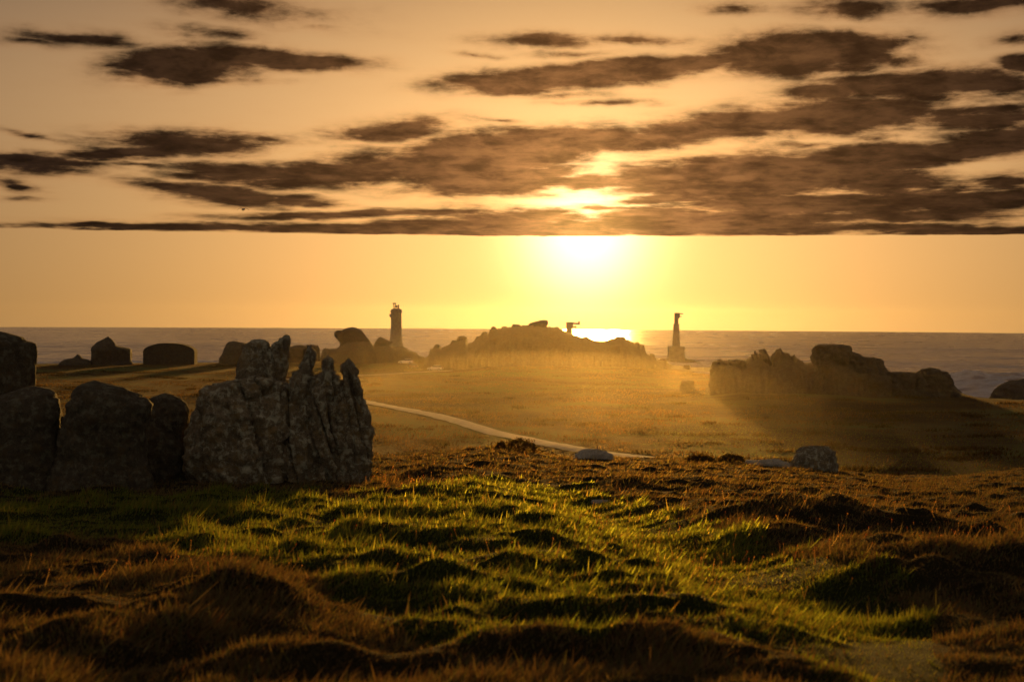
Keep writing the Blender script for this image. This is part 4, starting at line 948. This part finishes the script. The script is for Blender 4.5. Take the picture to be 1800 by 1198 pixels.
# shrub on the heath edge
def shrub(px, py, r, w, h, label, nleaf=2600):
    c = at(px, py, r); g = hz(c[0], c[1]); root = empty('heath_shrub', (c[0], c[1], g)); tag(root, label, 'shrub')
    z1 = max(at(px, py - h, r)[2] - g, .25); hw = w * r / FPX / 2
    q = rng.normal(size=(nleaf, 3)); q /= np.linalg.norm(q, axis=1, keepdims=True); q *= rng.uniform(.55, 1, (nleaf, 1))**.5
    q[:, 2] = np.abs(q[:, 2]); lump = 1 + .28 * pnoise(q[:, 0] * 2.5, q[:, 1] * 2.5, q[:, 2] * 2.5 + px)
    P = q * np.array([hw, hw * .7, z1]) * lump[:, None]
    s = .028; t = rng.normal(size=(nleaf, 3)) * s; t2 = rng.normal(size=(nleaf, 3)) * s
    V = np.stack([P, P + t, P + t2], 1).reshape(-1, 3); F = np.arange(nleaf * 3).reshape(-1, 3)
    o = mesh_np('foliage', V, F, HEATH_M, root); tag(o, kind='stuff')
    cc = np.ones((nleaf, 3, 4), np.float32); cc[:, :, :3] = palette(nleaf, [(.06, .055, .02), (.05, .035, .015), (.07, .045, .02)], [1, 1, 1])[:, None, :]
    o.data.attributes.new('tint', 'FLOAT_COLOR', 'POINT').data.foreach_set('color', cc.ravel())
    b = MB()
    for i in range(7):
        a = i * .9; b.tube((0, 0, -.1), (hw * .6 * math.cos(a), hw * .4 * math.sin(a), z1 * .7), .012, 5)
    b.build('stem', simple('shrub_wood', (.05, .035, .025), .9), root)
shrub(915, 785, 43.5, 62, 16, 'low rounded brown shrub on the heath edge against the track')
shrub(880, 787, 43.8, 20, 8, 'tiny brown tuft-like shrub just left of the low rounded shrub', 900)
shrub(1230, 812, 43.5, 58, 11, 'flat dark shrub on the heath edge between domed stone and squarish boulder')
shrub(1285, 815, 44, 50, 9, 'smaller dark shrub just right of the flat dark shrub', 1500)

# ------------------------------------------------------------------ haze
def build_haze():
    s = 4100; MBb = MB().box(-s, s, -s, s, -11.0, EYE + 16)
    m, nt, N, L = mat_new('sea_haze'); v = N('ShaderNodeVolumePrincipled'); v.inputs['Color'].default_value = (1.0, .96, .90, 1)
    v.inputs['Density'].default_value = .55e-5; v.inputs['Anisotropy'].default_value = .88
    o = N('ShaderNodeOutputMaterial'); L(v.outputs[0], o.inputs['Volume'])
    ob = MBb.build('haze', m); tag(ob, 'thin golden sea haze over the whole headland', kind='stuff')
def build_mist(ax, ay, az_, cx, cy_, dens, label):
    # spray mist added for a golden glow over the lower field, densest lowest down
    V = []; F = []; n, m = 48, 20; cz = EYE - FIELD - 1.5
    for j in range(m + 1):
        b = math.pi * (j / m - .5)
        for i in range(n):
            a = 2 * math.pi * i / n; V.append((cx + ax * math.cos(b) * math.cos(a), cy_ + ay * math.cos(b) * math.sin(a), cz + az_ * math.sin(b) * (1 if b > 0 else .5)))
    for j in range(m):
        for i in range(n): F.append((j*n+i, j*n+(i+1) % n, (j+1)*n+(i+1) % n, (j+1)*n+i))
    m_, nt, N, L = mat_new('spray_mist'); v = N('ShaderNodeVolumePrincipled'); v.inputs['Color'].default_value = (1.0, .86, .55, 1)
    v.inputs['Density'].default_value = dens; v.inputs['Anisotropy'].default_value = .86
    o = N('ShaderNodeOutputMaterial'); L(v.outputs[0], o.inputs['Volume'])
    tag(MB().add(V, F).build('mist', m_), label, kind='stuff')
build_haze()
build_mist(46, 112, 10.5, 6, 220, 1.5e-4, 'golden ground mist low over the middle of the field')
build_mist(54, 142, 15.0, 7, 236, 4.5e-5, 'golden spray mist rising before the broad hill')
build_mist(64, 180, 20.0, 8, 252, 2.0e-5, 'faint outer veil of spray over the field and hill')
print('TRIS', sum(len(me.polygons) * (2 if me.polygons and me.polygons[0].loop_total == 4 else 1) for me in bpy.data.meshes), 'grass', NG, 'heather', NH)
